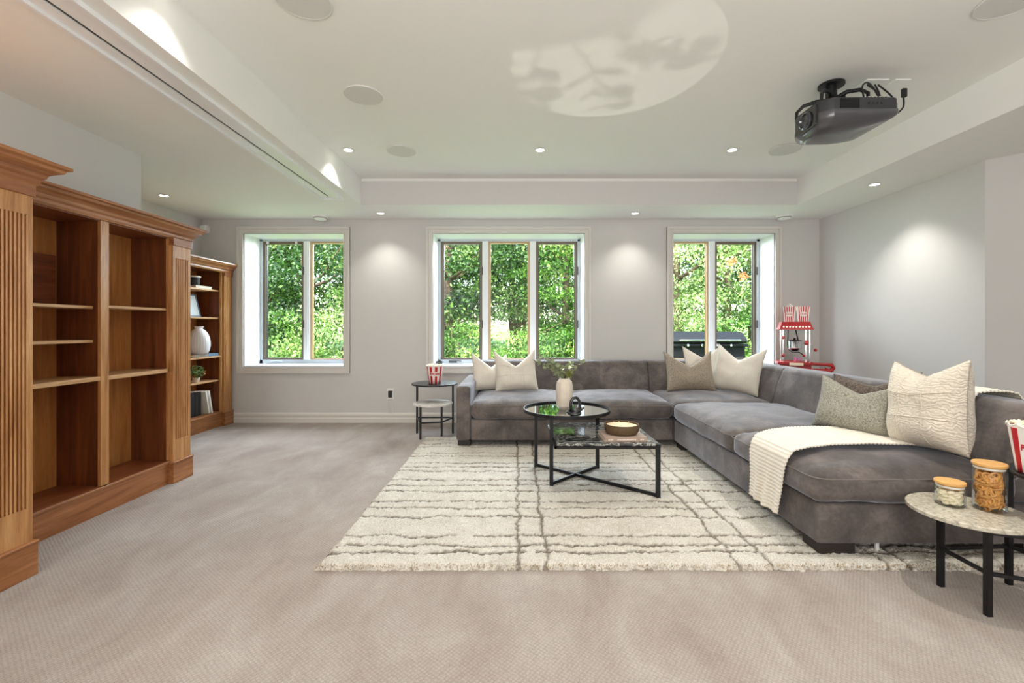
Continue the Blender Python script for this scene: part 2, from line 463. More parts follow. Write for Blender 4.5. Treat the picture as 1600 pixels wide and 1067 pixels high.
# baseboards
bb = [(0, 0), (.018, 0), (.018, .055), (.012, .06), (.012, .075), (.016, .08), (.016, .10), (.008, .115), (0, .12)]
struct(MB().sweep([(XL, YB), (XR, YB)], bb), 'baseboard_back', 'trim_paint')
struct(MB().sweep([(XR, YB), (XR, 3.50), (5.10, 1.95)], bb), 'baseboard_right', 'trim_paint')
struct(MB().sweep([(XL, 3.41), (XL, YB)], bb), 'baseboard_left', 'trim_paint')

# windows
def window(idx, x0, x1, panes):
    w = thing('window_%d' % idx, None, None, ((x0 + x1) / 2, YB, WZ0), kind='structure')
    # casing: stepped moulding around the opening, on the wall face
    def ring(e0, e1, d):
        mb = MB()
        mb.box(x0 - e1, YB - d, WZ0 - e1, x0 - e0, YB + .002, WZ1 + e1).box(x1 + e0, YB - d, WZ0 - e1, x1 + e1, YB + .002, WZ1 + e1)
        mb.box(x0 - e0, YB - d, WZ1 + e0, x1 + e0, YB + .002, WZ1 + e1).box(x0 - e0, YB - d, WZ0 - e1, x1 + e0, YB + .002, WZ0 - e0)
        return mb
    r1 = ring(0, .075, .012); r2 = ring(.050, .075, .032); r3 = ring(.0, .014, .022)
    for r_ in (r2, r3): r1.add(r_.v, r_.f)
    r1.build('casing', 'trim_paint', w)
    j = MB(); YF = 5.75
    j.box(x0 - .0, YB + .001, WZ0, x0 + .006, YF, WZ1).box(x1 - .006, YB + .001, WZ0, x1, YF, WZ1)
    j.box(x0, YB + .001, WZ1 - .006, x1, YF, WZ1)
    j.build('jamb', 'white_paint', w)
    MB().bevbox(x0, YB - .004, WZ0, x1, YF, WZ0 + .016, .004, 2).build('window_sill', 'white_paint', w)
    # fixed frame
    fr = MB(); fx0, fx1, fz0, fz1 = x0 + .004, x1 - .004, WZ0 + .014, WZ1 - .004; fw = .035
    fr.box(fx0, YF - .01, fz0, fx0 + fw, YF + .08, fz1).box(fx1 - fw, YF - .01, fz0, fx1, YF + .08, fz1)
    fr.box(fx0, YF - .01, fz1 - .03, fx1, YF + .08, fz1).box(fx0, YF - .01, fz0, fx1, YF + .08, fz0 + .05)
    fr.build('window_frame', 'alu_frame', w)
    n = len(panes); mw = .075
    px = [fx0 + fw]; span = (fx1 - fx0 - 2 * fw - mw * (n - 1)) / n
    for k in range(n):
        a = fx0 + fw + k * (span + mw); bq = a + span
        if k < n - 1:
            MB().box(bq, YF - .012, fz0 + .05, bq + mw, YF + .08, fz1 - .03).box(bq + .018, YF - .022, fz0 + .05, bq + mw - .018, YF - .012, fz1 - .03).build('mullion', 'white_paint', w)
        z0, z1 = fz0 + .05, fz1 - .03
        kind = panes[k]; sm = 'sash_brown' if kind == 'o' else 'sash_tan'
        s_ = MB(); t_ = .032 if kind == 'o' else .022
        s_.box(a, YF + .01, z0, a + t_, YF + .06, z1).box(bq - t_, YF + .01, z0, bq, YF + .06, z1)
        s_.box(a + t_, YF + .01, z1 - t_, bq - t_, YF + .06, z1).box(a + t_, YF + .01, z0, bq - t_, YF + .06, z0 + t_ * .6)
        sa = s_.build('sash', sm, w)
        g = MB(); e = .008
        g.box(a + t_, YF + .032, z0 + t_ * .6, a + t_ + e, YF + .05, z1 - t_).box(bq - t_ - e, YF + .032, z0 + t_ * .6, bq - t_, YF + .05, z1 - t_)
        g.build('glazing_bead', 'spacer_grey' if kind == 'o' else 'sash_tan', sa)
        MB().box(a + t_, YF + .038, z0 + t_ * .6, bq - t_, YF + .043, z1 - t_).build('pane', 'window_glass', w)
        if kind == 'o':
            cr = MB(); cx = a + .16
            cr.bevbox(cx - .05, YF - .028, z0 - .036, cx + .05, YF - .008, z0 - .008, .004, 2)
            cr.tube([(cx, YF - .03, z0 - .015), (cx + .05, YF - .045, z0 - .012), (cx + .11, YF - .045, z0 - .016)], .006)
            cr.build('crank_handle', 'alu_frame' if idx == 1 else 'spacer_grey', w, smooth=True)
            for hz in (.3, .75):
                MB().box(bq - .004, YF - .02, z0 + hz * (z1 - z0) - .05, bq + .008, YF + .0, z0 + hz * (z1 - z0) + .05).build('hinge', 'spacer_grey', w)
            if idx == 1:
                for q in (a + .06, bq - .10):
                    MB().bevbox(q - .014, YF - .002, z1 - .028, q + .014, YF + .012, z1, .003, 2).build('screen_clip', 'white_plastic', w)
    return w
window(1, *WINS[0], 'of')
window(2, *WINS[1], 'ofo')
window(3, *WINS[2], 'fo')

# projection screen slot in the left soffit
scr = thing('screen_housing', 'long white recessed projection screen slot in the left soffit', 'projection screen', (-1.85, 1.5, HZ))
f = MB()
f.box(-1.755, -1.2, HZ - .022, -1.735, 4.52, HZ + .001).box(-1.955, -1.2, HZ - .022, -1.935, 4.52, HZ + .001)
f.box(-1.935, 4.50, HZ - .022, -1.755, 4.52, HZ + .001)
f.box(-1.95, -1.2, HZ - .006, -1.925, 4.5, HZ)
f.build('frame', 'white_paint', scr)
MB().box(-1.852, -1.2, HZ - .008, -1.757, 4.498, HZ).build('access_panel', 'white_paint', scr)
MB().box(-1.93, -1.2, HZ - .008, -1.872, 4.498, HZ).build('access_panel', 'white_paint', scr)
MB().box(-1.870, -1.2, HZ - .004, -1.854, 4.44, HZ - .001).build('screen_fabric', 'spacer_grey', scr, label='dark edge of the rolled screen')

# recessed lamps
POTS = [(-1.498, 4.0, TZ, 'tray_left'), (.204, 4.0, TZ, 0), (1.906, 4.0, TZ, 0), (-1.548, 5.12, HZ, 0), (1.338, 5.12, HZ, 0), (3.24, 4.09, HZ, 0), (-3.47, 4.43, HZ, 0),
        (-1.498, 2.08, TZ, 0), (.204, 2.08, TZ, 0), (1.906, 2.08, TZ, 0), (-2.35, 1.6, HZ, 0), (3.6, 1.9, HZ, 0), (.204, .1, TZ, 0)]
PL = ['recessed round downlight in the tray ceiling, leftmost of its row of three',
      'recessed round downlight in the tray ceiling, middle one above the sofa',
      'recessed round downlight in the tray ceiling, rightmost near the ceiling grille below the projector',
      'small recessed downlight in the soffit between the left and centre windows',
      'small recessed downlight in the soffit between the centre and right windows',
      'recessed downlight in the right soffit close to the pale right wall',
      'recessed downlight in the low ceiling above the bookcases']
PW = [24, 24, 24, 15, 15, 32, 12, 10, 32, 56, 24, 6, 36]
for i, (x, y, z, _) in enumerate(POTS):
    lab = PL[i] if i < 7 else ['recessed downlight in the tray ceiling above the top edge, left of its row', 'recessed downlight in the tray ceiling just above the top edge, middle of its row', 'recessed downlight in the tray ceiling just above the top edge, right of its row', 'recessed downlight in the low ceiling in front of the nearest bookcase', 'recessed downlight in the right soffit out of view', 'recessed downlight in the tray ceiling above the viewpoint'][i - 7]
    p_ = thing('recessed_light', lab, 'ceiling light', (x, y, z), group='recessed ceiling lights')
    MB().lathe([(.046, -.003), (.050, -.006), (.038, -.006), (.034, .0), (.046, .0)], 28, (x, y, z), cap=False).build('trim_ring', 'white_plastic', p_, smooth=True)
    MB().lathe([(.034, -.003), (.001, -.0035)], 24, (x, y, z), cap=False).build('lamp', 'lamp_glow', p_)
    l = light('downlight', 'SPOT', (x, y, z - .02), PW[i], (1, .95, .88), (0, 0, 0), spot_size=R(104), spot_blend=.9, shadow_soft_size=.028)

# round ceiling grilles
GL = ['round flush grey speaker grille on the tray ceiling, large one left of centre',
      'round flush grey speaker grille on the tray ceiling near the left downlight',
      'round flush grey speaker grille on the tray ceiling below the projector',
      'round speaker grille cut by the top edge of the picture, upper left',
      'round speaker grille cut by the top right corner of the picture']
for lab, (x, y) in zip(GL, [(-1.041, 3.058), (-1.032, 4.02), (2.37, 3.99), (-1.03, 2.17), (2.375, 2.17)]):
    g = thing('ceiling_speaker', lab, 'speaker', (x, y, TZ), group='round ceiling speakers')
    MB().lathe([(.128, -.009), (.001, -.010)], 40, (x, y, TZ), cap=False).build('grille', 'speaker_mesh', g)
    MB().lathe([(.128, -.001), (.132, -.008), (.1285, -.010), (.127, -.006)], 40, (x, y, TZ), cap=False).build('rim', 'white_plastic', g, smooth=True)
for lab, (x, y) in zip(['round white smoke detector above the left window', 'round white smoke detector above the right window'], [(-2.30, 5.27), (3.11, 5.25)]):
    g = thing('smoke_detector', lab, 'smoke detector', (x, y, HZ))
    MB().lathe([(.085, 0), (.085, -.012), (.074, -.016), (.074, -.020)], 36, (x, y, HZ)).build('base', 'white_plastic', g, smooth=True)
    MB().lathe([(.070, -.020), (.068, -.038), (.04, -.044), (.001, -.045)], 36, (x, y, HZ)).build('cover', 'white_plastic', g, smooth=True)
    MB().lathe([(.0715, -.019), (.0715, -.026), (.069, -.026)], 36, (x, y, HZ), cap=False).build('vent_ring', 'spacer_grey', g)
# wall items
al = thing('motion_sensor', 'small white motion sensor in the upper left room corner above the bookcase', 'sensor', (-3.72, 5.37, 2.31))
MB().bevbox(-3.76, 5.33, 2.27, -3.68, 5.416, 2.355, .012, 3).build('housing', 'white_plastic', al, smooth=True)
MB().bevbox(-3.745, 5.318, 2.275, -3.695, 5.332, 2.305, .005, 2).build('lens', 'white_paint', al, smooth=True)
ou = thing('wall_outlet', 'white wall outlet low on the back wall between sofa table and left window', 'outlet', (-1.52, YB, .34))
MB().bevbox(-1.562, YB - .007, .282, -1.478, YB, .412, .003, 2).build('plate', 'white_plastic', ou)
MB().bevbox(-1.543, YB - .035, .305, -1.497, YB - .006, .385, .006, 2).build('plug', 'black_plastic', ou, label='black plug adapter')
cc = MB().bevbox(-1.538, YB - .012, .12, -1.487, YB, .282, .003, 2).build('cable_cover', 'wall_paint')
tag(cc, 'short wall-coloured cable cover below the outlet', 'cable cover')
sb = thing('sill_box', 'tiny black box on the sill of the centre window', 'box', (-.965, 5.6, .69))
MB().bevbox(-1.0, 5.57, .687, -.93, 5.63, .728, .006, 2).build('shell', 'black_plastic', sb)
MB().bevbox(-.99, 5.565, .700, -.94, 5.571, .716, .002, 1).build('face', 'spacer_grey', sb)

# ================================================================== BOOKCASES
cp = [(-.02, 1.795), (.012, 1.795), (.018, 1.81), (.018, 1.825), (.03, 1.835), (.034, 1.85), (.05, 1.862), (.068, 1.872), (.072, 1.884), (.086, 1.890), (.086, 1.905), (-.02, 1.905)]
def pilaster(y0, y1, xf, thick, parent, name='pilaster', flutes=6, z0=0.0, z1=1.80, dark=False, plain=False):
    """fluted board facing +X from y0 to y1, front plane xf"""
    mb = MB(); m = .022 if not plain else .3
    zt, zb = z1 - .145, .315
    if plain:
        mb.box(xf - thick, y0, .155, xf, y1, z1)
        mb.bevbox(xf - .01, y0 + .02, .3, xf + .004, y1 - .02, z1 - .12, .003, 1)
    else:
        mb.box(xf - thick, y0, .155, xf - .012, y1, z1)
        mb.box(xf - .012, y0, .155, xf, y1, zb).box(xf - .012, y0, zt, xf, y1, z1)
        L = y1 - y0 - 2 * m; p_ = L / flutes
        mb.box(xf - .012, y0, zb, xf, y0 + m, zt).box(xf - .012, y1 - m, zb, xf, y1, zt)
        for k in range(flutes + 1):
            a = y0 + m + k * p_ - .0035
            mb.bevbox(xf - .0125, a, zb - .001, xf + .0005, a + .007 + .002, zt + .001, .002, 1)
    o = mb.build(name, 'wood_z', parent)
    cpz = z1 - .055
    MB().bevbox(xf - thick, y0 - .006, cpz - .002, xf + .010, y1 + .006, z1, .003, 2).build('capital', 'wood_y', o)
    MB().bevbox(xf - thick, y0 - .012, 0, xf + .014, y1 + .012, .150, .003, 2).bevbox(xf - thick, y0 - .014, .146, xf + .018, y1 + .014, .160, .004, 2).build('plinth', 'wood_y', o)
    return o

XF, XBK = -2.54, -2.835
bc = thing('bookcase', 'tall cherry wood bookcase with fluted pilasters and empty shelves in two bays', 'bookcase', (XF, 2.8, 0))
MB().box(XBK, 2.10, .0, XBK + .012, 3.45, 1.80).build('back_panel', 'wood_back', bc)
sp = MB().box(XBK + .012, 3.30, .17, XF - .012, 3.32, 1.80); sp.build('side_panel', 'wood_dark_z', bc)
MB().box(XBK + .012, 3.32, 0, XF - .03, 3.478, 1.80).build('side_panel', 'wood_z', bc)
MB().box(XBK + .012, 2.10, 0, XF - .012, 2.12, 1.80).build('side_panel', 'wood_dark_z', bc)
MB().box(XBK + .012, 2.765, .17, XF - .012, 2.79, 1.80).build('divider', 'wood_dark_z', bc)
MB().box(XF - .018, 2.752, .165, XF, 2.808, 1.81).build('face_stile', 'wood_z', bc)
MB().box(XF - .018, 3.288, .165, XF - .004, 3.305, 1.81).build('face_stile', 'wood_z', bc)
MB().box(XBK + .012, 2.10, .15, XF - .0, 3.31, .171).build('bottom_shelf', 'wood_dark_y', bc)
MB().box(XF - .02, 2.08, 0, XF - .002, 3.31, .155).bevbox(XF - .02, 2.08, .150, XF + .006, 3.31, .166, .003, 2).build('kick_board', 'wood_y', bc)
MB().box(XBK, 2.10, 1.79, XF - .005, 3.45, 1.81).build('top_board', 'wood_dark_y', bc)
def shelf(parent, y0, y1, z, xf, t_, xb=XBK + .013):
    MB().bevbox(xb, y0, z - t_, xf, y1, z, .003, 2).build('shelf', 'wood_edge', parent)
shelf(bc, 2.121, 2.752, 1.272, XF - .045, .018); shelf(bc, 2.121, 2.752, 1.066, XF - .045, .018); shelf(bc, 2.121, 2.760, .842, XF - .002, .026)
shelf(bc, 2.806, 3.290, 1.280, XF - .02, .018); shelf(bc, 2.806, 3.298, .840, XF - .004, .026)
pilaster(3.302, 3.478, XF + .022, .05, bc, flutes=7)
MB().sweep([(XF, 2.06), (XF, 3.49), (XBK, 3.49)], [(a, z) for a, z in cp]).build('cornice', 'wood_y', bc)
MB().bevbox(XF - .015, 3.315, 1.22, XF - .008, 3.33, 1.23, .002, 1).build('shelf_pin', 'chrome', bc)
lb = MB().bevbox(-2.80, 2.30, 1.274, -2.782, 2.735, 1.575, .002, 1, M=Matrix.Translation((-.012, 0, 0))).build('loose_board', 'wood_dark_y')
tag(lb, 'dark wooden board leaning on the back inside the upper left bay of the bookcase', 'board')
# near breakfront unit, standing forward of the run
nb = thing('bookcase', 'fluted front pilaster unit of cherry bookcase, nearest the camera at the left edge', 'bookcase', (-2.25, 1.6, 0))
MB().box(XBK, .60, 0, -2.30, 2.05, 1.80).build('carcass', 'wood_z', nb)
pilaster(1.905, 2.082, -2.235, .07, nb, flutes=8)
pilaster(.62, .797, -2.235, .07, nb, flutes=8)
MB().box(-2.31, .797, .05, -2.262, 1.905, 1.80).build('door', 'wood_z', nb)
MB().bevbox(-2.262, .86, .2, -2.252, 1.33, 1.70, .004, 2).build('door_panel', 'wood_z', nb)
MB().bevbox(-2.262, 1.37, .2, -2.252, 1.84, 1.70, .004, 2).build('door_panel', 'wood_z', nb)
MB().sweep([(-2.24, .6), (-2.24, 2.084), (XF - .05, 2.084)], [(a * 1.12, z) for a, z in cp]).build('cornice', 'wood_y', nb)
# far bookcase beside the window
FX, FB = -3.43, -3.72
fb = thing('bookcase', 'smaller cherry bookcase with ornaments on five shelves beside the left window', 'bookcase', (FX, 4.6, 0))
MB().box(FB - .012, 3.75, 0, FB, 5.38, 1.80).build('back_panel', 'wood_back', fb)
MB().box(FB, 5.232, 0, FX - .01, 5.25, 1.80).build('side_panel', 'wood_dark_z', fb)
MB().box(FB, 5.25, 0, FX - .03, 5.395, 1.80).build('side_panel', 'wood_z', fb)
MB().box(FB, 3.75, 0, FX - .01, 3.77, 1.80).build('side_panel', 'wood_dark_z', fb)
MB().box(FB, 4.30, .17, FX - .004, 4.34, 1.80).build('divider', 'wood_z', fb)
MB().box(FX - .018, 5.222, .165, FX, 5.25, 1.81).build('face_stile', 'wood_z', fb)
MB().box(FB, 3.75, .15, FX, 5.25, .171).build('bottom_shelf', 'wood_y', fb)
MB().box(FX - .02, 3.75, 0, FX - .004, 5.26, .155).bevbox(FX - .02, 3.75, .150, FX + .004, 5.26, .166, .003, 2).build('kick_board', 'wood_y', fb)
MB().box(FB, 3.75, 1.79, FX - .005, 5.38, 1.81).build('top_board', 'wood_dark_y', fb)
for z, xf in ((1.573, FX - .03), (1.257, FX - .03), (.818, FX), (.541, FX - .03)):
    MB().bevbox(FB + .001, 4.341, z - .018, xf, 5.231, z, .003, 2).build('shelf', 'wood_edge', fb)
    MB().bevbox(FB + .001, 3.771, z - .018, xf, 4.299, z, .003, 2).build('shelf', 'wood_edge', fb)
pilaster(5.252, 5.392, FX + .022, .05, fb, plain=True)
MB().sweep([(FX + .02, 3.74), (FX + .02, 5.325), (FX + .02, 5.392)], [(a * .9, z * 1.0 - .015) for a, z in cp]).build('cornice', 'wood_y', fb)

# ornaments on the far bookcase
bk = thing('book', 'thin white book lying on the top shelf under the dark pot', 'book', (-3.53, 4.98, 1.573))
MB().bevbox(-3.63, 4.86, 1.573, -3.46, 5.12, 1.577, .001, 1).bevbox(-3.63, 4.86, 1.597, -3.46, 5.12, 1.601, .001, 1).box(-3.63, 4.86, 1.573, -3.626, 5.12, 1.601).build('cover', 'book_white', bk)
MB().box(-3.626, 4.865, 1.577, -3.463, 5.115, 1.597).build('pages', 'pages', bk)
pt = thing('pot', 'small dark round pot with a pale rim on the top shelf', 'pot', (-3.54, 4.94, 1.601))
MB().lathe([(.045, 0), (.055, .01), (.058, .085), (.064, .09), (.064, .10), (.05, .10), (.046, .03), (.001, .03)], 32, (-3.54, 4.94, 1.601)).build('body', 'book_black', pt, smooth=True)
MB().lathe([(.0645, .088), (.067, .096), (.0645, .104), (.058, .101)], 32, (-3.54, 4.94, 1.601), cap=False).build('rim', 'ceramic_cream', pt, smooth=True)
fr = thing('picture_frame', 'blue-grey picture frame leaning on the second shelf', 'picture frame', (-3.575, 4.99, 1.259), (R(0), R(-14), 0))
MB().box(-.006, -.11, 0, .006, -.095, .26).box(-.006, .095, 0, .006, .11, .26).box(-.006, -.095, 0, .006, .095, .015).box(-.006, -.095, .245, .006, .095, .26).build('frame', 'frame_blue', fr, local=True)
MB().box(-.004, -.095, .015, .002, .095, .245).build('picture', 'picture', fr, local=True)
b1 = thing('book', 'grey book under the white vase, lower of the pair', 'book', (-3.50, 4.93, .818))
MB().bevbox(-3.64, 4.80, .818, -3.434, 5.02, .850, .002, 1).build('cover', 'book_grey', b1); MB().box(-3.635, 4.797, .824, -3.439, 4.803, .844).build('pages', 'pages', b1)
b2 = thing('book', 'blue book beside the white vase on the middle shelf', 'book', (-3.53, 5.13, .818))
MB().bevbox(-3.66, 5.025, .818, -3.44, 5.20, .850, .002, 1).build('cover', 'book_blue', b2); MB().box(-3.655, 5.198, .824, -3.445, 5.203, .844).build('pages', 'pages', b2)
vs_ = thing('vase', 'large white ribbed vase with narrow neck on the middle bookcase shelf', 'vase', (-3.485, 4.94, .850))
MB().lathe([(.066, 0), (.080, .004), (.097, .04), (.106, .09), (.105, .14), (.096, .19), (.078, .235), (.055, .264), (.042, .274)], 72, (-3.485, 4.94, .850), ripple=(24, .022)).build('body', 'ceramic_white', vs_, smooth='all')
MB().lathe([(.038, .27), (.036, .285), (.044, .296), (.044, .302), (.036, .302), (.03, .27)], 32, (-3.485, 4.94, .850), cap=False).build('neck', 'ceramic_white', vs_, smooth=True)
def leafblob(mb, c, n, rad, size, flat=1.0, seed=1):
    rr = random.Random(seed)
    for _ in range(n):
        d = Vector((rr.gauss(0, 1), rr.gauss(0, 1), rr.gauss(0, 1) * flat)); d.normalize(); d *= rad * rr.random() ** .4
        p_ = Vector(c) + d; a = Euler((rr.uniform(0, 6), rr.uniform(0, 6), rr.uniform(0, 6))).to_matrix().to_4x4(); a.translation = p_
        s_ = size * rr.uniform(.7, 1.3)
        mb.add([(0, -s_, 0), (s_ * .45, 0, s_ * .1), (0, s_, 0), (-s_ * .45, 0, s_ * .1)], [(0, 1, 2), (0, 2, 3)], a)
pp = thing('potted_plant', 'small leafy plant with pale blossoms on the fourth shelf', 'plant', (-3.53, 4.96, .541))
MB().lathe([(.03, 0), (.036, .05), (.032, .05), (.001, .045)], 20, (-3.53, 4.96, .541)).build('pot', 'ceramic_cream', pp, smooth=True)
mb = MB(); leafblob(mb, (-3.53, 4.96, .65), 160, .085, .018, seed=3); mb.build('foliage', 'leaf_house', pp, kind='stuff', fix=False)
mb = MB(); leafblob(mb, (-3.52, 4.97, .66), 30, .09, .011, seed=5); mb.build('blossoms', 'berry', pp, kind='stuff', fix=False)
def standing_book(lab, y, th, h, d, m_, lean=0, x=-3.46, pages=True):
    b_ = thing('book', lab, 'book', (x, y, .172), (R(lean), 0, 0))
    MB().bevbox(-d, 0, 0, 0, th, h, .002, 1).build('cover', m_, b_, local=True)
    MB().box(-d + .004, .003, h - .001, -.004, th - .003, h + .0006).build('pages', 'pages', b_, local=True)
standing_book('wide black binder standing on the bottom shelf, leftmost', 4.80, .10, .27, .20, 'book_black', 0, -3.50)
standing_book('black binder standing on the bottom shelf beside the white books', 4.905, .09, .265, .20, 'book_black', 0, -3.50)
standing_book('slim white book leaning on the black binders', 5.06, .018, .262, .17, 'book_white', 12, -3.455)
standing_book('second slim white book leaning, nearer the bookcase end', 5.11, .018, .262, .17, 'book_white', 12, -3.455)

# ================================================================== RUG
def rug():
    x0, x1, y0, y1 = -.945, 2.56, 2.115, 4.62
    st = .0105
    nx = int((x1 - x0) / st) + 1; ny = int((y1 - y0) / st) + 1
    xs = np.linspace(x0, x1, nx); ys = np.linspace(y0, y1, ny)
    X, Y = np.meshgrid(xs, ys)
    def wob(s, amp, seed):
        r_ = np.random.default_rng(seed); n_ = int((s[-1] - s[0]) / .10) + 3
        k = np.linspace(s[0], s[-1], n_); return np.interp(s, k, r_.normal(0, amp, n_)) + np.interp(s, np.linspace(s[0], s[-1], n_ * 4), r_.normal(0, amp * .35, n_ * 4))
    L = np.zeros_like(X)
    for i, yy in enumerate([2.245, 2.315, 2.42, 2.665, 2.79, 2.90, 3.08, 3.20, 3.30, 3.51, 3.61, 3.72, 3.92, 4.01, 4.22, 4.34, 4.47]):
        c_ = yy + wob(xs, .012, 40 + i)[None, :]
        w = .010 * (1 + .5 * wob(xs, .6, 90 + i))[None, :]
        gap = (wob(xs, 1, 150 + i) > -1.9)[None, :]
        L = np.maximum(L, np.clip(1.4 - np.abs(Y - c_) / np.clip(w, .005, .02), 0, 1) * gap)
    for i, xx in enumerate([.005, .142, 1.06, 1.205, 1.75, 1.845, 2.3]):
        c_ = xx + wob(ys, .008, 240 + i)[:, None]
        w = .0085 * (1 + .3 * wob(ys, .6, 290 + i))[:, None]
        L = np.maximum(L, np.clip(1.4 - np.abs(X - c_) / np.clip(w, .005, .014), 0, 1))
    L = np.clip(L + rng.normal(0, .14, L.shape) * (L > .05), 0, 1)
    Z = .026 + rng.normal(0, .0028, L.shape) - .009 * L
    ed = np.minimum(np.minimum(X - x0, x1 - X), np.minimum(Y - y0, y1 - Y))
    Z = np.where(ed < .012, .014, Z); Z = np.where(ed < .001, .001, Z)
    jx = rng.normal(0, .0022, L.shape); jy = rng.normal(0, .0022, L.shape)
    edge = ed < .02
    X2 = X + jx + edge * rng.normal(0, .005, L.shape); Y2 = Y + jy + edge * rng.normal(0, .005, L.shape)
    V = np.stack([X2, Y2, Z], -1).reshape(-1, 3)
    idx = np.arange(nx * ny).reshape(ny, nx)
    F = np.stack([idx[:-1, :-1], idx[:-1, 1:], idx[1:, 1:], idx[1:, :-1]], -1).reshape(-1, 4)
    me = bpy.data.meshes.new('area_rug')
    me.vertices.add(len(V)); me.vertices.foreach_set('co', V.astype(np.float32).ravel())
    me.loops.add(F.size); me.loops.foreach_set('vertex_index', F.astype(np.int32).ravel())
    me.polygons.add(len(F)); me.polygons.foreach_set('loop_start', np.arange(0, F.size, 4, dtype=np.int32)); me.polygons.foreach_set('loop_total', np.full(len(F), 4, dtype=np.int32))
    me.polygons.foreach_set('use_smooth', np.ones(len(F), dtype=bool))
    me.update()
    a = me.attributes.new('line', 'FLOAT', 'POINT'); a.data.foreach_set('value', L.astype(np.float32).ravel())
    me.materials.append(MATS['rug_pile'])
    root = thing('area_rug', 'large shaggy cream area rug with wavy taupe lines under the sectional and coffee table', 'rug', (.8, 3.3, 0))
    o = bpy.data.objects.new('pile', me); COL.objects.link(o); o.parent = root; o.location = (-.8, -3.3, 0)
    # short tufts along the front edge
    mb = MB(); rr = random.Random(5)
    for k in range(2600):
        x = rr.uniform(x0, x1); y = y0 + rr.uniform(-.006, .02); z = rr.uniform(.002, .026); h = rr.uniform(.006, .014); w = .0035
        a = rr.uniform(0, 6); dx, dy = math.cos(a) * w, math.sin(a) * w
        mb.add([(x - dx, y - dy, z), (x + dx, y + dy, z), (x + rr.uniform(-.006, .006), y - rr.uniform(.002, .010), z + h * rr.uniform(-.4, 1))], [(0, 1, 2)])
    mb.build('fringe', 'rug_edge', root, kind='stuff', fix=False)
rug()
RZ = .026   # top of the pile

# ================================================================== SOFA
def cushion(x0, y0, z0, x1, y1, z1, r=.05, crown=.03, n=22, seed=0, wr=.006, belly=.015):
    """soft rounded box, crowned on top"""
    h = np.array([(x1 - x0) / 2, (y1 - y0) / 2, (z1 - z0) / 2]); c_ = np.array([(x0 + x1) / 2, (y0 + y1) / 2, (z0 + z1) / 2])
    bm = bmesh.new(); bmesh.ops.create_cube(bm, size=2)
    bmesh.ops.subdivide_edges(bm, edges=bm.edges[:], cuts=n, use_grid_fill=True)
    vs = []; 
    for v in bm.verts:
        p_ = np.array(v.co)
        # cluster towards edges
        s_ = np.sign(p_) * np.abs(p_) ** .85
        q = s_ * h; inn = np.clip(q, -(h - r), h - r); d = q - inn; L = np.linalg.norm(d)
        if L > 1e-9:
            m_ = max(abs(d)); q = inn + d / L * m_
        u, w, k = q / h
        fx = 1 - abs(u) ** 2.6; fy = 1 - abs(w) ** 2.6
        if k > -.2: q[2] += crown * fx * fy * min(1, (k + .2) / 1.0)
        q[0] += belly * u * abs(u) * (1 - k * k) * (1 - w ** 4); q[1] += belly * w * abs(w) * (1 - k * k) * (1 - u ** 4)
        nz = noise.noise(Vector((q[0] * 5 + seed * 7, q[1] * 5, q[2] * 5))) * wr + noise.noise(Vector((q[0] * 16, q[1] * 16 + seed * 3, q[2] * 12))) * wr * .35
        # gathers near the edges
        g = noise.noise(Vector((q[0] * 30 + seed, q[1] * 30, q[2] * 3))) * wr * .5 * max(abs(u), abs(w)) ** 4
        nrm = np.array([u ** 5, w ** 5, k ** 5 + .01]); nrm = nrm / (np.linalg.norm(nrm) + 1e-6)
        q = q + nrm * (nz + g)
        vs.append(c_ + q)
    bm.verts.index_update(); mb = MB(); mb.add(vs, [[v.index for v in f.verts] for f in bm.faces]); bm.free()
    return mb
def seam_ring(x0, y0, x1, y1, z, r=.05, rad=.0035, out=.0):
    pts = []
    cs = [(x1 - r, y0 + r, -90), (x1 - r, y1 - r, 0), (x0 + r, y1 - r, 90), (x0 + r, y0 + r, 180)]
    for cx, cy, a0 in cs:
        for k in range(5):
            a = R(a0 + k * 22.5); pts.append((cx + (r + out) * math.cos(a), cy + (r + out) * math.sin(a), z))
    return MB().tube(pts, rad, 6, closed=True)
sofa = thing('sectional_sofa', 'large grey-brown velvet corner sectional sofa with deep loose seat cushions', 'sofa', (1.0, 4.2, RZ))
BZ0, BZ1 = .075, .275
SX0, SX1, SX2 = -.575, 1.478, 2.72
def base(x0, y0, x1, y1):
    MB().bevbox(x0, y0, BZ0, x1, y1, BZ1, .016, 3).build('base_frame', 'velvet', sofa, smooth=True)
base(-.437, 4.25, SX1 - .006, 5.34); base(SX1, 4.25, SX2, 5.37); base(SX1, 2.215, SX2, 4.244)
MB().bevbox(SX0, 4.235, BZ0, -.44, 5.30, .590, .028, 4).build('armrest', 'velvet', sofa, smooth=True)
for (a, b_, c_, d_, s_) in ((-.432, 4.225, .518, 5.08, 1), (.522, 4.225, 1.468, 5.08, 2), (1.482, 4.235, 2.44, 5.08, 3), (1.45, 3.07, 2.44, 4.225, 4), (1.45, 2.185, 2.44, 3.062, 5)):
    q = cushion(a, b_, .277, c_, d_, .440, .060, .046, seed=s_, wr=.011, belly=.022).build('seat_cushion', 'velvet', sofa, smooth='all')
    seam_ring(a - .001, b_ - .001, c_ + .001, d_ + .001, .408, .06, .003, out=.012).build('welt_seam', 'seam', q, smooth=True)
def backprof(f, t, o, z0=.28, z1=.765):
    """(depth, z) profile: f front foot, t front top, o outer"""
    pts = [(f, z0), (f + .01, .42), (t - .06, .62), (t - .02, .715)]
    for k in range(5): a = R(180 - k * 22.5); pts.append((t + .03 + .05 * math.cos(a), z1 - .05 + .05 * math.sin(a)))
    for k in range(5): a = R(90 - k * 22.5); pts.append((o - .05 + .05 * math.cos(a), z1 - .055 + .05 * math.sin(a)))
    pts += [(o, .5), (o, z0)]
    return pts
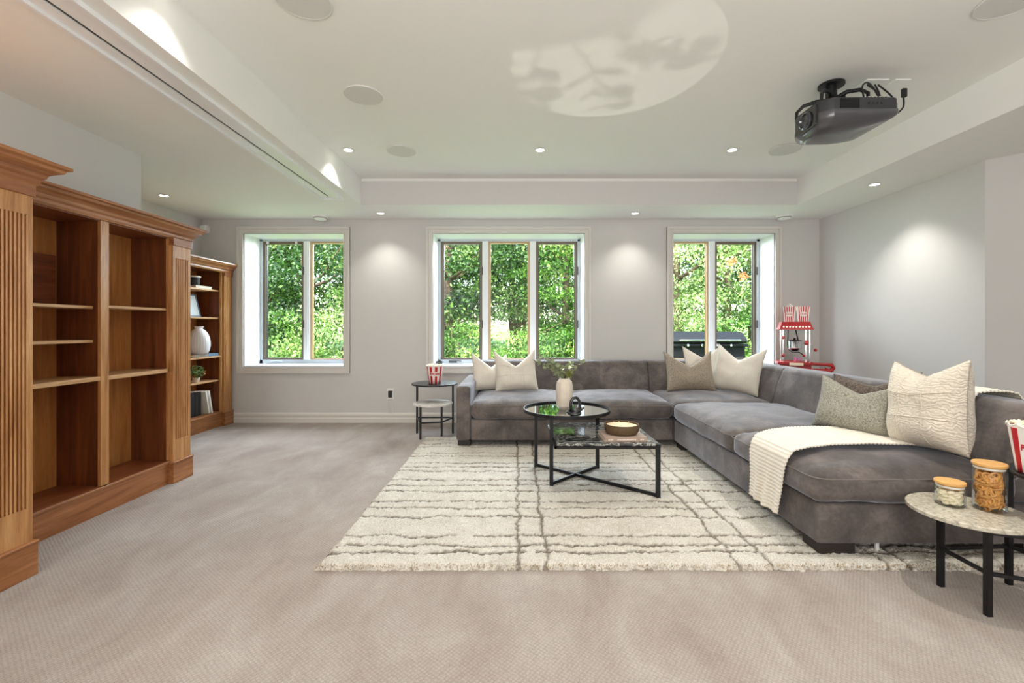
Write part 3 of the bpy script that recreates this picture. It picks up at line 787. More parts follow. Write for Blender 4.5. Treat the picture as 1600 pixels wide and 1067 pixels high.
def loft(prof, lo, hi, axis, mirror=False, n=26, seed=0, rnd=.025, cut=None):
    """extruded soft back with rounded ends; axis 'x' (profile in yz) or 'y' (profile in xz)"""
    cx = sum(p_[0] for p_ in prof) / len(prof); cz = sum(p_[1] for p_ in prof) / len(prof)
    rings = []; L = hi - lo
    ss = [0, .004, .012, .022, .035] + [.05 + (L - .10) * k / n for k in range(n + 1)] + [L - .035, L - .022, L - .012, L - .004, L]
    vs = []; fs = []; m_ = len(prof)
    for s_ in ss:
        e = min(s_, L - s_); sh = 1 if e > rnd else 1 - (1 - math.sqrt(max(0, 1 - (1 - e / rnd) ** 2))) * .05
        for (a, z) in prof:
            aa = cx + (a - cx) * sh; zz = cz + (z - cz) * sh
            nn = noise.noise(Vector((s_ * 4 + seed * 9, aa * 5, zz * 5))) * .006 + noise.noise(Vector((s_ * 14, aa * 9 + seed, zz * 9))) * .0025
            aa += nn; zz += nn * .5
            t_ = lo + s_
            if cut is not None: t_ = cut(t_, s_ / L, aa)
            vs.append((t_, aa, zz) if axis == 'x' else (aa, t_, zz))
    for i in range(len(ss) - 1):
        for k in range(m_):
            a = i * m_ + k; b_ = i * m_ + (k + 1) % m_; fs.append((a, b_, b_ + m_, a + m_))
    fs.append(tuple(range(m_))); fs.append(tuple(reversed([(len(ss) - 1) * m_ + k for k in range(m_)])))
    return MB().add(vs, fs)
loft(backprof(5.0, 5.12, 5.36), -.43, 1.466, 'x', seed=1).build('backrest', 'velvet', sofa, smooth=50)
# corner back runs, mitred where they meet
loft(backprof(5.0, 5.12, 5.36), 1.476, 2.70, 'x', seed=2, cut=lambda t_, s_, aa: t_ if s_ < .5 else min(t_, 2.70 - max(0, 5.36 - aa))).build('backrest', 'velvet', sofa, smooth=50)
loft(backprof(2.38, 2.50, 2.72), 4.238, 5.34, 'y', seed=3).build('backrest', 'velvet', sofa, smooth=50)
loft(backprof(2.38, 2.50, 2.72), 2.21, 4.230, 'y', seed=4).build('backrest', 'velvet', sofa, smooth=50)
for (x, y) in ((-.50, 4.32), (-.50, 5.22), (1.37, 5.22), (1.56, 5.28), (2.62, 5.28), (2.62, 4.32)):
    MB().bevbox(x - .06, y - .06, 0 if y > 4.7 else RZ, x + .06, y + .06, BZ0 + .002, .004, 1).build('foot', 'dark_foot', sofa)
MB().bevbox(1.49, 2.225, RZ - .004, 1.67, 2.36, BZ0 + .002, .004, 1).build('foot', 'dark_foot', sofa)
MB().bevbox(2.50, 2.225, RZ - .004, 2.66, 2.36, BZ0 + .002, .004, 1).build('foot', 'dark_foot', sofa)
MB().bevbox(1.49, 4.10, RZ - .004, 1.60, 4.22, BZ0 + .002, .004, 1).build('foot', 'dark_foot', sofa)
MB().bevbox(1.80, 2.26, RZ - .004, 1.815, 2.275, BZ0 + .002, .002, 1).build('support_peg', 'white_plastic', sofa, label='small white support peg')

# ---- throw blanket draped across the seat
def throw():
    # path in xz at Y-band: hang on the front, over the seat, up the back and over it
    path = [(1.432, .12), (1.430, .22), (1.425, .32), (1.425, .40), (1.436, .450), (1.468, .481), (1.55, .496), (1.70, .503), (1.9, .506), (2.1, .503), (2.28, .496), (2.37, .492),
            (2.40, .505), (2.415, .56), (2.435, .63), (2.462, .70), (2.475, .745), (2.50, .779), (2.56, .786), (2.66, .785), (2.712, .775), (2.738, .74), (2.742, .62), (2.742, .50)]
    P_ = [Vector((a, 0, b_)) for a, b_ in path]
    # resample
    seg = [(P_[i + 1] - P_[i]).length for i in range(len(P_) - 1)]; T = sum(seg); N = 640; M_ = 30
    cl = [0]
    for s_ in seg: cl.append(cl[-1] + s_)
    def at(d):
        for i in range(len(seg)):
            if d <= cl[i + 1] + 1e-9: return P_[i].lerp(P_[i + 1], (d - cl[i]) / seg[i])
        return P_[-1]
    top = []; 
    for i in range(N + 1):
        d = T * i / N; p_ = at(d)
        q0 = at(max(0, d - .01)); q1 = at(min(T, d + .01)); tg = (q1 - q0).normalized(); nr = Vector((-tg.z, 0, tg.x))
        row = []
        hang = max(0, 1 - d / .34)
        for j in range(M_ + 1):
            v = j / M_
            yn = float(np.interp(d, [0, .15, .33, .6, 1.2, 1.6, 2.3], [2.47, 2.42, 2.375, 2.43, 2.435, 2.44, 2.45]))
            yf = float(np.interp(d, [0, .15, .33, .6, 1.2, 1.6, 2.3], [2.76, 2.74, 2.745, 2.84, 2.84, 2.80, 2.80]))
            y = yn + (yf - yn) * v
            w = noise.noise(Vector((d * 3, y * 9, 3))) * .010 + .009 * math.sin(v * 19 + 1.1 * math.sin(d * 5)) * hang + abs(noise.noise(Vector((d * 7, y * 3, 9)))) * .003
            z_extra = (.03 * (v - .2)) * hang
            row.append(p_ + Vector((0, y, -z_extra * 0)) + nr * (.007 + -.001 +   .0021 * math.sin(d * 2 * PI / .021 + y * 2) + max(-.002, w * (.5 + hang))))
        top.append(row)
    vs = []; fs = []; t_ = .007
    for sgn in (1, 0):
        for i in range(N + 1):
            d = T * i / N; q0 = at(max(0, d - .01)); q1 = at(min(T, d + .01)); tg = (q1 - q0).normalized(); nr = Vector((-tg.z, 0, tg.x))
            for j in range(M_ + 1): vs.append(top[i][j] + nr * (t_ if sgn else 0))
    K = (N + 1) * (M_ + 1); W_ = M_ + 1
    for i in range(N):
        for j in range(M_):
            a = i * W_ + j; fs.append((a, a + 1, a + W_ + 1, a + W_)); fs.append((a + K, a + W_ + K, a + W_ + 1 + K, a + 1 + K))
    for i in range(N):
        for j in (0, M_):
            a = i * W_ + j; fs.append((a, a + W_, a + W_ + K, a + K))
    for j in range(M_):
        for i in (0, N):
            a = i * W_ + j; fs.append((a, a + 1, a + 1 + K, a + K))
    o = MB().add(vs, fs).build('throw_blanket', 'knit_cream', smooth=60)
    tag(o, 'cream ribbed knit throw draped across the right sofa seat and over its back', 'blanket')
throw()

# ---- pillows
def pillow(label, mt, size, loc, yaw, lean, roll=0, chop=.25, thick=.085, h=None, seed=0, grp=None, tagged=False, seams=False, n=30):
    """square throw pillow; local x across, z up, faces local -y"""
    w2 = size / 2; h2 = (h or size) / 2
    root = thing('throw_pillow', label, 'pillow', loc, 0, grp)
    root.rotation_euler = Euler((-lean, roll, yaw), 'XYZ')
    vs = []; fs = []
    def pt(u, w, side):
        # concave edges, pulled corners
        cx = 1 - .07 * (1 - w * w); cz = 1 - .07 * (1 - u * u)
        x = u * w2 * cx; z = w * h2 * cz
        prof = max(0, (1 - u ** 4)) ** .6 * max(0, (1 - w ** 4)) ** .6
        y = thick * prof
        if w > -.4:                               # chopped middle of the top edge
            k = ((w + .4) / 1.4) ** 1.5; us = math.sqrt(u * u + .004); c_ = chop * max(0, 1.06 - us / .92) ** 1.0
            z -= c_ * k * h2 * 2
            y *= 1 + .5 * c_ * k
            y -= .5 * thick * math.exp(-(u / .16) ** 2) * k * prof * chop * 2
        nn = noise.noise(Vector((x * 9 + seed * 5, z * 9, side))) * .012 * prof + noise.noise(Vector((x * 24 + seed, z * 20, side * 3))) * .004 * prof
        y += nn
        # sag to the bottom
        y *= 1 + .18 * (-w) * prof
        return (x, side * y, z + h2)
    for side in (-1, 1):
        for i in range(n + 1):
            for j in range(n + 1):
                u = math.sin((-1 + 2 * i / n) * PI / 2); w = math.sin((-1 + 2 * j / n) * PI / 2)
                vs.append(pt(u, w, side))
    K = (n + 1) ** 2; W_ = n + 1
    for i in range(n):
        for j in range(n):
            a = i * W_ + j; fs.append((a, a + W_, a + W_ + 1, a + 1)); fs.append((a + K, a + 1 + K, a + W_ + 1 + K, a + W_ + K))
    mb = MB().add(vs, fs)
    # open gap between the sheets closed by the piping
    ob = mb.build('cover', mt, root, smooth='all', local=True)
    bm = bmesh.new(); bm.from_mesh(ob.data); bmesh.ops.remove_doubles(bm, verts=bm.verts[:], dist=.0005); bmesh.ops.holes_fill(bm, edges=[e for e in bm.edges if e.is_boundary], sides=4)
    bmesh.ops.recalc_face_normals(bm, faces=bm.faces[:])
    for f_ in bm.faces: f_.smooth = True
    bm.to_mesh(ob.data); bm.free()
    for side in ((-1, 1) if chop > .05 else (-1,)):
        ring = []
        for a in np.linspace(-1, 1, 20)[:-1]: ring.append(pt(a, -1, side))
        for a in np.linspace(-1, 1, 20)[:-1]: ring.append(pt(1, a, side))
        for a in np.linspace(1, -1, 24)[:-1]: ring.append(pt(a, 1, side))
        for a in np.linspace(1, -1, 20)[:-1]: ring.append(pt(-1, a, side))
        MB().tube(ring, .0035, 6, closed=True).build('piping', mt, root, smooth='all', local=True)
    if seams:
        for u in (-.3, .36):
            MB().tube([Vector(pt(u, w, -1)) + Vector((0, -.001, 0)) for w in np.linspace(-.94, .93, 24)], .0028, 5).build('seam', mt, root, local=True, smooth='all')
        for w in (-.32, .30):
            MB().tube([Vector(pt(u, w, -1)) + Vector((0, -.001, 0)) for u in np.linspace(-.95, .95, 24)], .0028, 5).build('seam', mt, root, local=True, smooth='all')
    if tagged:
        p0 = Vector(pt(.86, -.93, -1)); 
        MB().bevbox(p0.x - .012, p0.y - .012, p0.z - .012, p0.x + .012, p0.y - .008, p0.z + .03, .001, 1).build('label_tag', 'tag', root, local=True, label='small black sewn label with white print')
        for q in (-.004, .008, .018): MB().box(p0.x - .007, p0.y - .0126, p0.z + q, p0.x + .006, p0.y - .012, p0.z + q + .003).build('label_print', 'paper_white', root, local=True)
    return root
SZ = .472
g1 = 'throw pillows on the sofa'
pillow('cream linen pillow at the left end of the sofa against the armrest', 'linen_cream', .42, (-.27, 4.88, SZ - .012), R(24), R(20), R(3), .36, .075, seed=1, grp=g1)
pillow('cream patchwork linen pillow, right one of the pair at the left end of the sofa', 'linen_cream', .45, (.0, 4.73, SZ + .005), R(6), R(22), R(-2), .38, .075, seed=2, grp=g1, seams=True)
pillow('pale cream pillow tucked behind between the taupe and cream corner pillows', 'linen_cream', .44, (2.08, 4.97, SZ + .03), R(4), R(14), 0, .26, .05, seed=6, grp=g1)
pillow('taupe woven pillow with chopped top at the corner of the sofa', 'weave_taupe', .50, (1.825, 4.72, SZ + .003), R(-4), R(18), R(-1), .36, .085, h=.43, seed=3, grp=g1)
pillow('plain cream pillow leaning at an angle in the sofa corner', 'linen_cream', .49, (2.225, 4.66, SZ + .003), R(-48), R(16), R(5), .28, .085, seed=4, grp=g1)
pillow('dark grey-brown textured pillow half hidden behind the sage pillow', 'weave_brown', .48, (2.27, 2.86, SZ + .0), R(-58), R(16), R(-6), .18, .06, h=.385, seed=8, grp=g1)
pillow('large cream patchwork pillow on the knit throw at the near end of the sofa', 'linen_textured', .405, (2.17, 2.385, SZ + .02), R(-84), R(7), R(-5), .15, .12, h=.475, seed=9, grp=g1, seams=True)
pillow('sage grey woven pillow with small black label on the right sofa seat', 'weave_sage', .48, (2.06, 2.76, SZ + .022), R(-60), R(18), R(2), .26, .085, h=.345, seed=7, grp=g1, tagged=True)

# ================================================================== COFFEE TABLE
ct = thing('coffee_table', 'two-level black metal coffee table with round mirror top and lower square dark marble top', 'coffee table', (.45, 3.3, RZ))
La, Lb, Lc, Ld = (.152, 3.63), (.242, 3.19), (.638, 3.585), (.926, 2.965)
for q, zt in ((La, .505), (Lb, .505), (Lc, .505), (Ld, .378)):
    MB().box(q[0] - .013, q[1] - .013, RZ - .003, q[0] + .013, q[1] + .013, zt).build('leg', 'black_metal', ct)
MB().bar((*La, RZ + .012), (*Ld, RZ + .012), .012, .022).build('cross_bar', 'black_metal', ct)
MB().bar((*Lb, RZ + .012), (*Lc, RZ + .012), .012, .022).build('cross_bar', 'black_metal', ct)
CX, CY, CR = .378, 3.447, .328
MB().lathe([(CR - .02, .503), (CR, .503), (CR, .527), (CR - .006, .527), (CR - .006, .512), (CR - .02, .512)], 80, (CX, CY, 0), cap=False).build('rim', 'black_metal', ct, smooth=True)
MB().lathe([(CR - .008, .505), (CR - .008, .514)], 80, (CX, CY, 0)).build('mirror_top', 'mirror_top', ct, label='round mirrored glass top')
MB().lathe([(CR - .03, .495), (CR - .03, .503)], 60, (CX, CY, 0)).build('underside', 'black_metal', ct)
MB().bevbox(.262, 2.965, .36, .938, 3.625, .378, .004, 2).build('marble_top', 'marble_dark', ct, label='square black and white veined marble top')
fm = MB().box(.245, 2.955, .345, .935, 2.97, .36).box(.245, 3.615, .345, .935, 3.63, .36).box(.245, 2.955, .345, .26, 3.63, .36).box(.925, 2.955, .345, .94, 3.63, .36)
fm.build('shelf_frame', 'black_metal', ct)
TZc = .5145
# vase with stems
va = thing('vase', 'tall cream faceted vase holding eucalyptus stems on the round mirror top', 'vase', (.362, 3.45, TZc))
MB().lathe([(.038, 0), (.042, .004), (.060, .028), (.064, .06), (.064, .185), (.058, .212), (.046, .226), (.040, .232), (.042, .240), (.034, .240), (.033, .2)], 12, (.362, 3.45, TZc)).build('body', 'ceramic_cream', va, smooth=20)
MB().lathe([(.0335, .205), (.0335, .24)], 24, (.362, 3.45, TZc), cap=False).build('neck', 'ceramic_cream', va, smooth=True)
def leaf_disc(mb, p_, d, size, rr, asp=.8):
    d = Vector(d).normalized(); s_ = d.cross(Vector((rr.uniform(-1, 1), rr.uniform(-1, 1), rr.uniform(-.2, 1)))).normalized(); nn = s_.cross(d)
    pts = [(0, 0), (.35, .42), (.7, .46), (1, 0), (.7, -.46), (.35, -.42)]
    vs = [Vector(p_) + d * a * size + s_ * b_ * size * asp + nn * (abs(b_) * .15 * size) for a, b_ in pts]
    mb.add(vs, [(0, 1, 2, 3), (0, 3, 4, 5)])
bq = thing('eucalyptus_stems', 'sprigs of grey-green eucalyptus with small blooms in the cream vase', 'foliage', (.362, 3.45, TZc + .2))
rr = random.Random(21)
stems = [((-.23, -.03, .13), 4), ((-.15, .05, .07), 3), ((-.19, -.05, .17), 4), ((-.07, .02, .10), 2), ((.14, 0, .12), 4), ((-.11, -.04, .12), 3), ((.09, .03, .06), 2), ((-.12, .11, .10), 4), ((.07, .10, .10), 4), ((-.03, .13, .07), 4)]
for (d, nl) in stems:
    b0 = Vector((.362, 3.45, TZc + .2)); tip = b0 + Vector((0, 0, .04)) + Vector(d)
    pts = [b0, b0 + Vector((d[0] * .15, d[1] * .15, .07)), b0 + Vector((d[0] * .55, d[1] * .5, .05 + d[2] * .62)), tip]
    st_ = MB().tube(pts, [.0022, .002, .0016, .001], 5).build('stem', 'twig', bq)
    lf = MB()
    for k in range(nl):
        t_ = .42 + .58 * (k + .5) / nl; q = pts[2].lerp(pts[3], (t_ - .55) / .45) if t_ > .55 else pts[1].lerp(pts[2], (t_ - .15) / .4)
        for sg in (1, -1): leaf_disc(lf, q, Vector((sg * .8 * rr.uniform(.4, 1), rr.uniform(-.8, .6), rr.uniform(.1, .9))), rr.uniform(.030, .044), rr)
    lf.build('leaves', 'leaf_sage', st_, kind='stuff', fix=False)
for c_, m_, nn_, ra in (((.335, 3.43, TZc + .275), 'leaf_sage', 110, .035), ((.315, 3.44, TZc + .295), 'leaf_sage', 60, .03), ((.395, 3.43, TZc + .275), 'leaf_olive', 110, .033), ((.36, 3.45, TZc + .26), 'twig', 60, .03), ((.29, 3.43, TZc + .285), 'leaf_sage', 40, .025)):
    mb = MB(); leafblob(mb, c_, nn_, ra, .010, seed=nn_); mb.build('bloom_cluster', m_, bq, kind='stuff', fix=False)
# chain-link sculpture
kn = thing('chain_sculpture', 'black ceramic chain link sculpture beside the cream vase', 'sculpture', (.425, 3.24, TZc))
def link(mb, c_, rx, ry, M_, r=.0085):
    pts = [M_ @ Vector((rx * math.cos(2 * PI * k / 28), ry * math.sin(2 * PI * k / 28), 0)) + Vector(c_) for k in range(28)]
    mb.tube(pts, r, 10, closed=True); return mb
T_ = TZc + .0115
link(MB(), (.418, 3.245, T_ + .055), .034, .056, Euler((R(90), 0, R(8))).to_matrix(), .0115).build('link', 'black_gloss', kn, smooth='all')
link(MB(), (.405, 3.225, T_ + .006), .045, .028, Euler((R(12), R(4), R(-20))).to_matrix(), .0115).build('link', 'black_gloss', kn, smooth='all')
link(MB(), (.432, 3.250, T_ + .016), .048, .026, Euler((R(-8), R(-22), R(25))).to_matrix(), .0115).build('link', 'black_gloss', kn, smooth='all')
# book and candle on the marble
bo = thing('book', 'pinkish-tan hardcover book lying on the lower marble top under the candle', 'book', (.72, 3.12, .378), R(2))
MB().bevbox(-.142, -.112, 0, .142, .112, .004, .001, 1).bevbox(-.142, -.112, .026, .142, .112, .031, .001, 1).box(-.142, -.112, .001, .142, -.107, .029).build('cover', 'book_pink', bo, local=True)
MB().box(-.137, -.107, .004, .137, .108, .026).build('pages', 'pages', bo, local=True)
mb = MB(); rr = random.Random(4); x = -.10
for seg_ in ((-.115, -.085), (-.055, .065), (.10, .118)):
    x = seg_[0]
    while x < seg_[1]:
        w_ = rr.uniform(.003, .008); mb.box(x, -.1125, .010 + rr.uniform(0, .002), x + w_, -.1118, .020 - rr.uniform(0, .003)); x += w_ + .003
mb.build('spine_print', 'paper_white', bo, local=True, label='small illegible white spine print')
mb = MB()
for k in range(14):
    a = rr.uniform(-.13, -.02) ; b_ = rr.uniform(-.1, .09); mb.box(a, b_, .031, a + rr.uniform(.01, .04), b_ + rr.uniform(.006, .02), .0314)
mb.build('cover_print', 'book_grey', bo, local=True)
ca = thing('candle_bowl', 'wide brown woven-look bowl candle with three wicks on the book', 'candle', (.725, 3.13, .4095))
MB().lathe([(.085, 0), (.104, .004), (.116, .022), (.119, .045), (.116, .066), (.110, .066), (.110, .048), (.001, .047)], 48, (.725, 3.13, .4095)).build('bowl', 'rattan_brown', ca, smooth=True)
MB().lathe([(.1095, .044), (.1095, .053), (.09, .056), (.001, .056)], 40, (.725, 3.13, .4095), cap=False).build('wax', 'wax', ca, smooth=True)
for (dx, dy) in ((-.012, .03), (.05, .01), (-.052, .01)): MB().cyl((.725 + dx, 3.13 + dy, .465), .0028, .02, 8).build('wick', 'paper_cream', ca)

# ================================================================== TWO-TIER SIDE TABLES
def side_table(label, sl, mc, mr, tl, tc, tr, marble, mlabel):
    t_ = thing('side_table', label, 'side table', (mc[0], mc[1], 0), group='two-tier side tables')
    w = .010; BZ = .168
    for q in sl: MB().box(q[0] - w, q[1] - w, 0, q[0] + w, q[1] + w, .338).build('leg', 'black_metal', t_)
    for q in tl: MB().box(q[0] - w, q[1] - w, 0, q[0] + w, q[1] + w, .532).build('leg', 'black_metal', t_)
    for a, b_ in ((sl[0], sl[1]), (tl[0], tl[1]), (sl[0], tl[0]), (sl[1], tl[1])):
        MB().bar((*a, BZ), (*b_, BZ), .012, .014).build('stretcher', 'black_metal', t_)
    for a, b_ in ((sl[0], sl[1]), (sl[0], tl[0]), (sl[1], tl[1])): MB().bar((*a, .330), (*b_, .330), .012, .014).build('top_rail', 'black_metal', t_)
    MB().bar((*tl[0], .525), (*tl[1], .525), .014, .014).build('top_rail', 'black_metal', t_)
    MB().lathe([(mr - .003, .337), (mr, .340), (mr, .353), (mr - .003, .356)], 64, (*mc, 0)).build('lower_top', marble, t_, smooth=20, label=mlabel)
    MB().lathe([(tr - .003, .531), (tr, .533), (tr, .544), (tr - .003, .546)], 64, (*tc, 0)).build('upper_top', 'black_satin', t_, smooth=20, label='round glossy black upper top')
    return t_
side_table('two-tier round side table with white lower top, by the left sofa arm', [(-.985, 4.60), (-.775, 4.64)], (-.885, 4.735), .205, [(-1.08, 4.875), (-.695, 4.885)], (-.888, 4.86), .245, 'marble_white', 'round white stone lower top')
side_table('two-tier round side table with cream marble lower top and glass jars, in the right foreground', [(1.868, 1.99), (1.862, 1.785)], (1.945, 1.945), .208, [(2.185, 2.005), (2.36, 1.555)], (2.27, 1.76), .245, 'marble_cream', 'round cream speckled marble lower top')

# ---- popcorn buckets
def text_mesh(body, size, depth=.0):
    cu = bpy.data.curves.new('txt', 'FONT'); cu.body = body; cu.size = size; cu.align_x = 'CENTER'; cu.align_y = 'CENTER'; cu.offset = .0012
    o = bpy.data.objects.new('txt', cu); COL.objects.link(o)
    dg = bpy.context.evaluated_depsgraph_get(); me = bpy.data.meshes.new_from_object(o.evaluated_get(dg))
    vs = [v.co.copy() for v in me.vertices]; fs = [tuple(p_.vertices) for p_ in me.polygons]
    bpy.data.objects.remove(o); bpy.data.curves.remove(cu); bpy.data.meshes.remove(me)
    return vs, fs
PC = [text_mesh('POPCORN', .030)]
def bucket(label, loc, face, h=.195, r0=.062, r1=.088, seed=1):
    """striped round bucket; face = world angle the lettering looks to"""
    b_ = thing('popcorn_bucket', label, 'bucket', loc, 0, 'red and white popcorn buckets')
    n = 72; mb = MB(); bands = []
    rad = lambda z: r0 + (r1 - r0) * z / h
    vs = []; rows = [0, .25, .5, .75, .93, 1.0]
    for q in rows:
        for k in range(n):
            a = 2 * PI * k / n; zz = h * q
            if q == 1.0: zz += .006 * math.cos(a * 12)
            vs.append((rad(zz) * math.cos(a), rad(zz) * math.sin(a), zz))
    base_ = len(mb.v); mb.v += [tuple(v) for v in vs]
    for i in range(len(rows) - 1):
        for k in range(n):
            mb.f.append((i * n + k, i * n + (k + 1) % n, (i + 1) * n + (k + 1) % n, (i + 1) * n + k))
            mb.mi.append(1 if (k % 8) in (0, 1, 2, 3) and i < 4 else 0)
    mb.f.append(tuple(reversed(range(n)))); mb.mi.append(0)
    ob = mb.build('cup', None, b_, mats=['paper_white', 'red_paint'], local=True, fix=False)
    ob.data.polygons.foreach_set('use_smooth', [True] * len(ob.data.polygons))
    MB().tube([((r1 + .001) * math.cos(2 * PI * k / 40), (r1 + .001) * math.sin(2 * PI * k / 40), h - .002 + .006 * math.cos(2 * PI * k / 40 * 12)) for k in range(40)], .0028, 6, closed=True).build('rim', 'paper_white', b_, local=True, smooth='all')
    # oval badge and lettering, wrapped on the cone
    def wrap(x, y, z0, off):
        z = z0 + y; a = face + x / rad(z); rr_ = rad(z) + off
        return (rr_ * math.cos(a), rr_ * math.sin(a), z)
    vs = [wrap(0, 0, h * .54, .0012)]; N = 36; fs = []
    for ring_, s_ in ((0, .5), (1, 1.0)):
        for k in range(N): a = 2 * PI * k / N; vs.append(wrap(.062 * s_ * math.cos(a), .024 * s_ * math.sin(a), h * .54, .0012))
    for k in range(N): fs.append((0, 1 + k, 1 + (k + 1) % N)); fs.append((1 + k, 1 + N + k, 1 + N + (k + 1) % N, 1 + (k + 1) % N))
    MB().add(vs, fs).build('badge', 'paper_white', b_, local=True, fix=False)
    tv, tf = PC[0]
    MB().add([wrap(v.x * .82, v.y * 1.1, h * .54, .0024) for v in tv], tf).build('lettering', 'red_paint', b_, local=True, fix=False, label='red lettering reading POPCORN')
    # popcorn
    rr_ = random.Random(seed); k_ = MB()
    for _ in range(90):
        a = rr_.uniform(0, 6.28); q = (r1 - .008) * math.sqrt(rr_.random()); z = h - .012 + rr_.uniform(0, .012) + .012 * (1 - q / r1)
        bm = bmesh.new(); bmesh.ops.create_icosphere(bm, subdivisions=1, radius=rr_.uniform(.008, .012))
        for v in bm.verts: v.co *= rr_.uniform(.7, 1.35)
        bm.verts.index_update(); M_ = Matrix.Translation((loc[0] + q * math.cos(a), loc[1] + q * math.sin(a), loc[2] + z))
        k_.add([v.co.copy() for v in bm.verts], [[v.index for v in f_.verts] for f_ in bm.faces], M_); bm.free()
    return k_
k_ = bucket('red and white striped popcorn bucket on the side table by the left sofa arm', (-.875, 4.80, .547), R(-79))
tag(k_.build('popcorn', 'popcorn', kind='stuff'), 'popcorn filling the bucket by the left sofa arm', 'popcorn')
k_ = bucket('red and white striped popcorn bucket on the foreground black table top at the right edge', (2.125, 1.84, .547), R(-131), seed=2)
tag(k_.build('popcorn', 'popcorn', kind='stuff'), 'popcorn filling the bucket at the right edge', 'popcorn')

# ---- glass jars with snacks
MZ = .357
def jar(label, x, y, r, h):
    j = thing('glass_jar', label, 'jar', (x, y, MZ), group='glass snack jars')
    MB().lathe([(.001, 0), (r - .003, 0), (r, .004), (r, h - .016), (r - .003, h - .012)], 48, (x, y, MZ), cap=False).build('glass', 'jar_glass', j, smooth=True)
    MB().lathe([(r - .006, h - .028), (r - .006, h - .012), (r + .001, h - .012), (r + .002, h - .010), (r + .002, h - .002), (r, h)], 48, (x, y, MZ)).build('lid', 'bamboo', j, smooth=20, label='round bamboo lid')
    MB().lathe([(r - .005, h - .026), (r - .0035, h - .022), (r - .005, h - .018)], 40, (x, y, MZ), cap=False).build('seal_ring', 'white_plastic', j)
jar('short glass jar of pale nuts with bamboo lid on the marble side table', 1.918, 2.0, .052, .105)
jar('tall glass jar of pretzels with bamboo lid on the marble side table', 2.036, 1.945, .055, .202)
def pack(name, mesh, n, x, y, r, z0, z1, label, cat, grp, sc, seed, flat=False):
    rr_ = random.Random(seed); done = []
    for k in range(n):
        best = None
        for _ in range(14):
            q = r * math.sqrt(rr_.uniform(.30, 1)); a = rr_.uniform(0, 6.28); z = z0 + (z1 - z0) * (k + .5) / n
            p_ = Vector((x + q * math.cos(a), y + q * math.sin(a), z)); d = min([(p_ - o_).length for o_ in done[-40:]] or [1])
            if best is None or d > best[0]: best = (d, p_, a)
        done.append(best[1])
        o = bpy.data.objects.new(name, mesh); COL.objects.link(o); tag(o, label, cat, grp)
        o.location = best[1]; s_ = sc * rr_.uniform(.9, 1.1); o.scale = (s_, s_, s_)
        o.rotation_euler = (rr_.uniform(-.45, .45) + (PI / 2 if flat and rr_.random() < .85 else 0), rr_.uniform(-.9, .9) if flat else rr_.uniform(-.3, .3), best[2] + PI / 2 + rr_.uniform(-.4, .4))
mb = MB(); pts = []
for k in range(26):
    a = 2 * PI * k / 26; pts.append((.017 * math.cos(a), .0125 * math.sin(a), 0))
mb.tube(pts, .0040, 7, closed=True); mb.tube([(-.003, .012, 0), (.001, 0, .003), (.002, -.012, 0)], .0034, 6); 
pz = mb.build('pretzel', 'pretzel', smooth='all', local=True); pm = pz.data; bpy.data.objects.remove(pz)
pack('pretzel', pm, 110, 2.036, 1.945, .034, MZ + .018, MZ + .150, 'small golden brown pretzel inside the tall glass jar', 'pretzel', 'pretzels in the tall jar', 1.12, 3, True)
bm = bmesh.new(); bmesh.ops.create_icosphere(bm, subdivisions=2, radius=.0112)
for v in bm.verts: v.co.x *= 1.25; v.co.z *= .66
bm.verts.index_update(); mb = MB().add([v.co.copy() for v in bm.verts], [[v.index for v in f_.verts] for f_ in bm.faces]); bm.free()
nz_ = mb.build('nut', 'nut', smooth='all', local=True); nm = nz_.data; bpy.data.objects.remove(nz_)
pack('nut', nm, 64, 1.918, 2.0, .0355, MZ + .011, MZ + .064, 'pale cream oval nut inside the short glass jar', 'nut', 'nuts in the short jar', 1.0, 4)

def spl(pts, k=7):
    P_ = [Vector(p_) for p_ in pts]; P_ = [P_[0]] + P_ + [P_[-1]]; out = []
    for i in range(1, len(P_) - 2):
        for j in range(k):
            t_ = j / k; a, b, c, d = P_[i - 1:i + 3]
            out.append(.5 * ((2 * b) + (c - a) * t_ + (2 * a - 5 * b + 4 * c - d) * t_ ** 2 + (3 * b - a - 3 * c + d) * t_ ** 3))
    out.append(P_[-2]); return out
# ================================================================== PROJECTOR
pr = thing('projector', 'dark grey video projector hanging from the tray ceiling, lens to the left', 'projector', (2.1, 2.9, TZ))
PY0, PY1 = 2.715, 3.09
plan = [(1.85, 2.775), (1.855, 2.765), (1.90, 2.72), (1.915, 2.715), (2.10, 2.715), (2.20, 2.715), (2.285, 2.715), (2.30, 2.73), (2.30, 2.90), (2.30, 3.075), (2.285, 3.09), (2.20, 3.09), (2.10, 3.09), (1.915, 3.09), (1.90, 3.085), (1.855, 3.0), (1.85, 2.99), (1.85, 2.88)]
def ringz(z, ins, lift, front=True):
    o = []
    for (x, y) in plan:
        fx = max(0, (x - 2.0) / .3)
        yy = 2.9025 + (y - 2.9025) * (1 - ins / .19); xx = x - ins * .9 * fx if x > 2.0 else (x + (ins * .25 if front else 0))
        o.append((xx, yy, z + lift * fx ** 2))
    return o
rs = [ringz(2.458, -.004, 0), ringz(2.44, -.004, 0), ringz(2.415, .002, .012), ringz(2.392, .018, .022), ringz(2.372, .045, .030), ringz(2.358, .085, .034), ringz(2.352, .13, .036)]
vs = [v for r_ in rs for v in r_]; n_ = len(plan); fs = []
for i in range(len(rs) - 1):
    for k in range(n_): fs.append((i * n_ + k, i * n_ + (k + 1) % n_, (i + 1) * n_ + (k + 1) % n_, (i + 1) * n_ + k))
fs.append(tuple(range(n_))); fs.append(tuple((len(rs) - 1) * n_ + k for k in range(n_)))
MB().add(vs, fs).build('hull', 'projector_grey', pr, smooth=50)
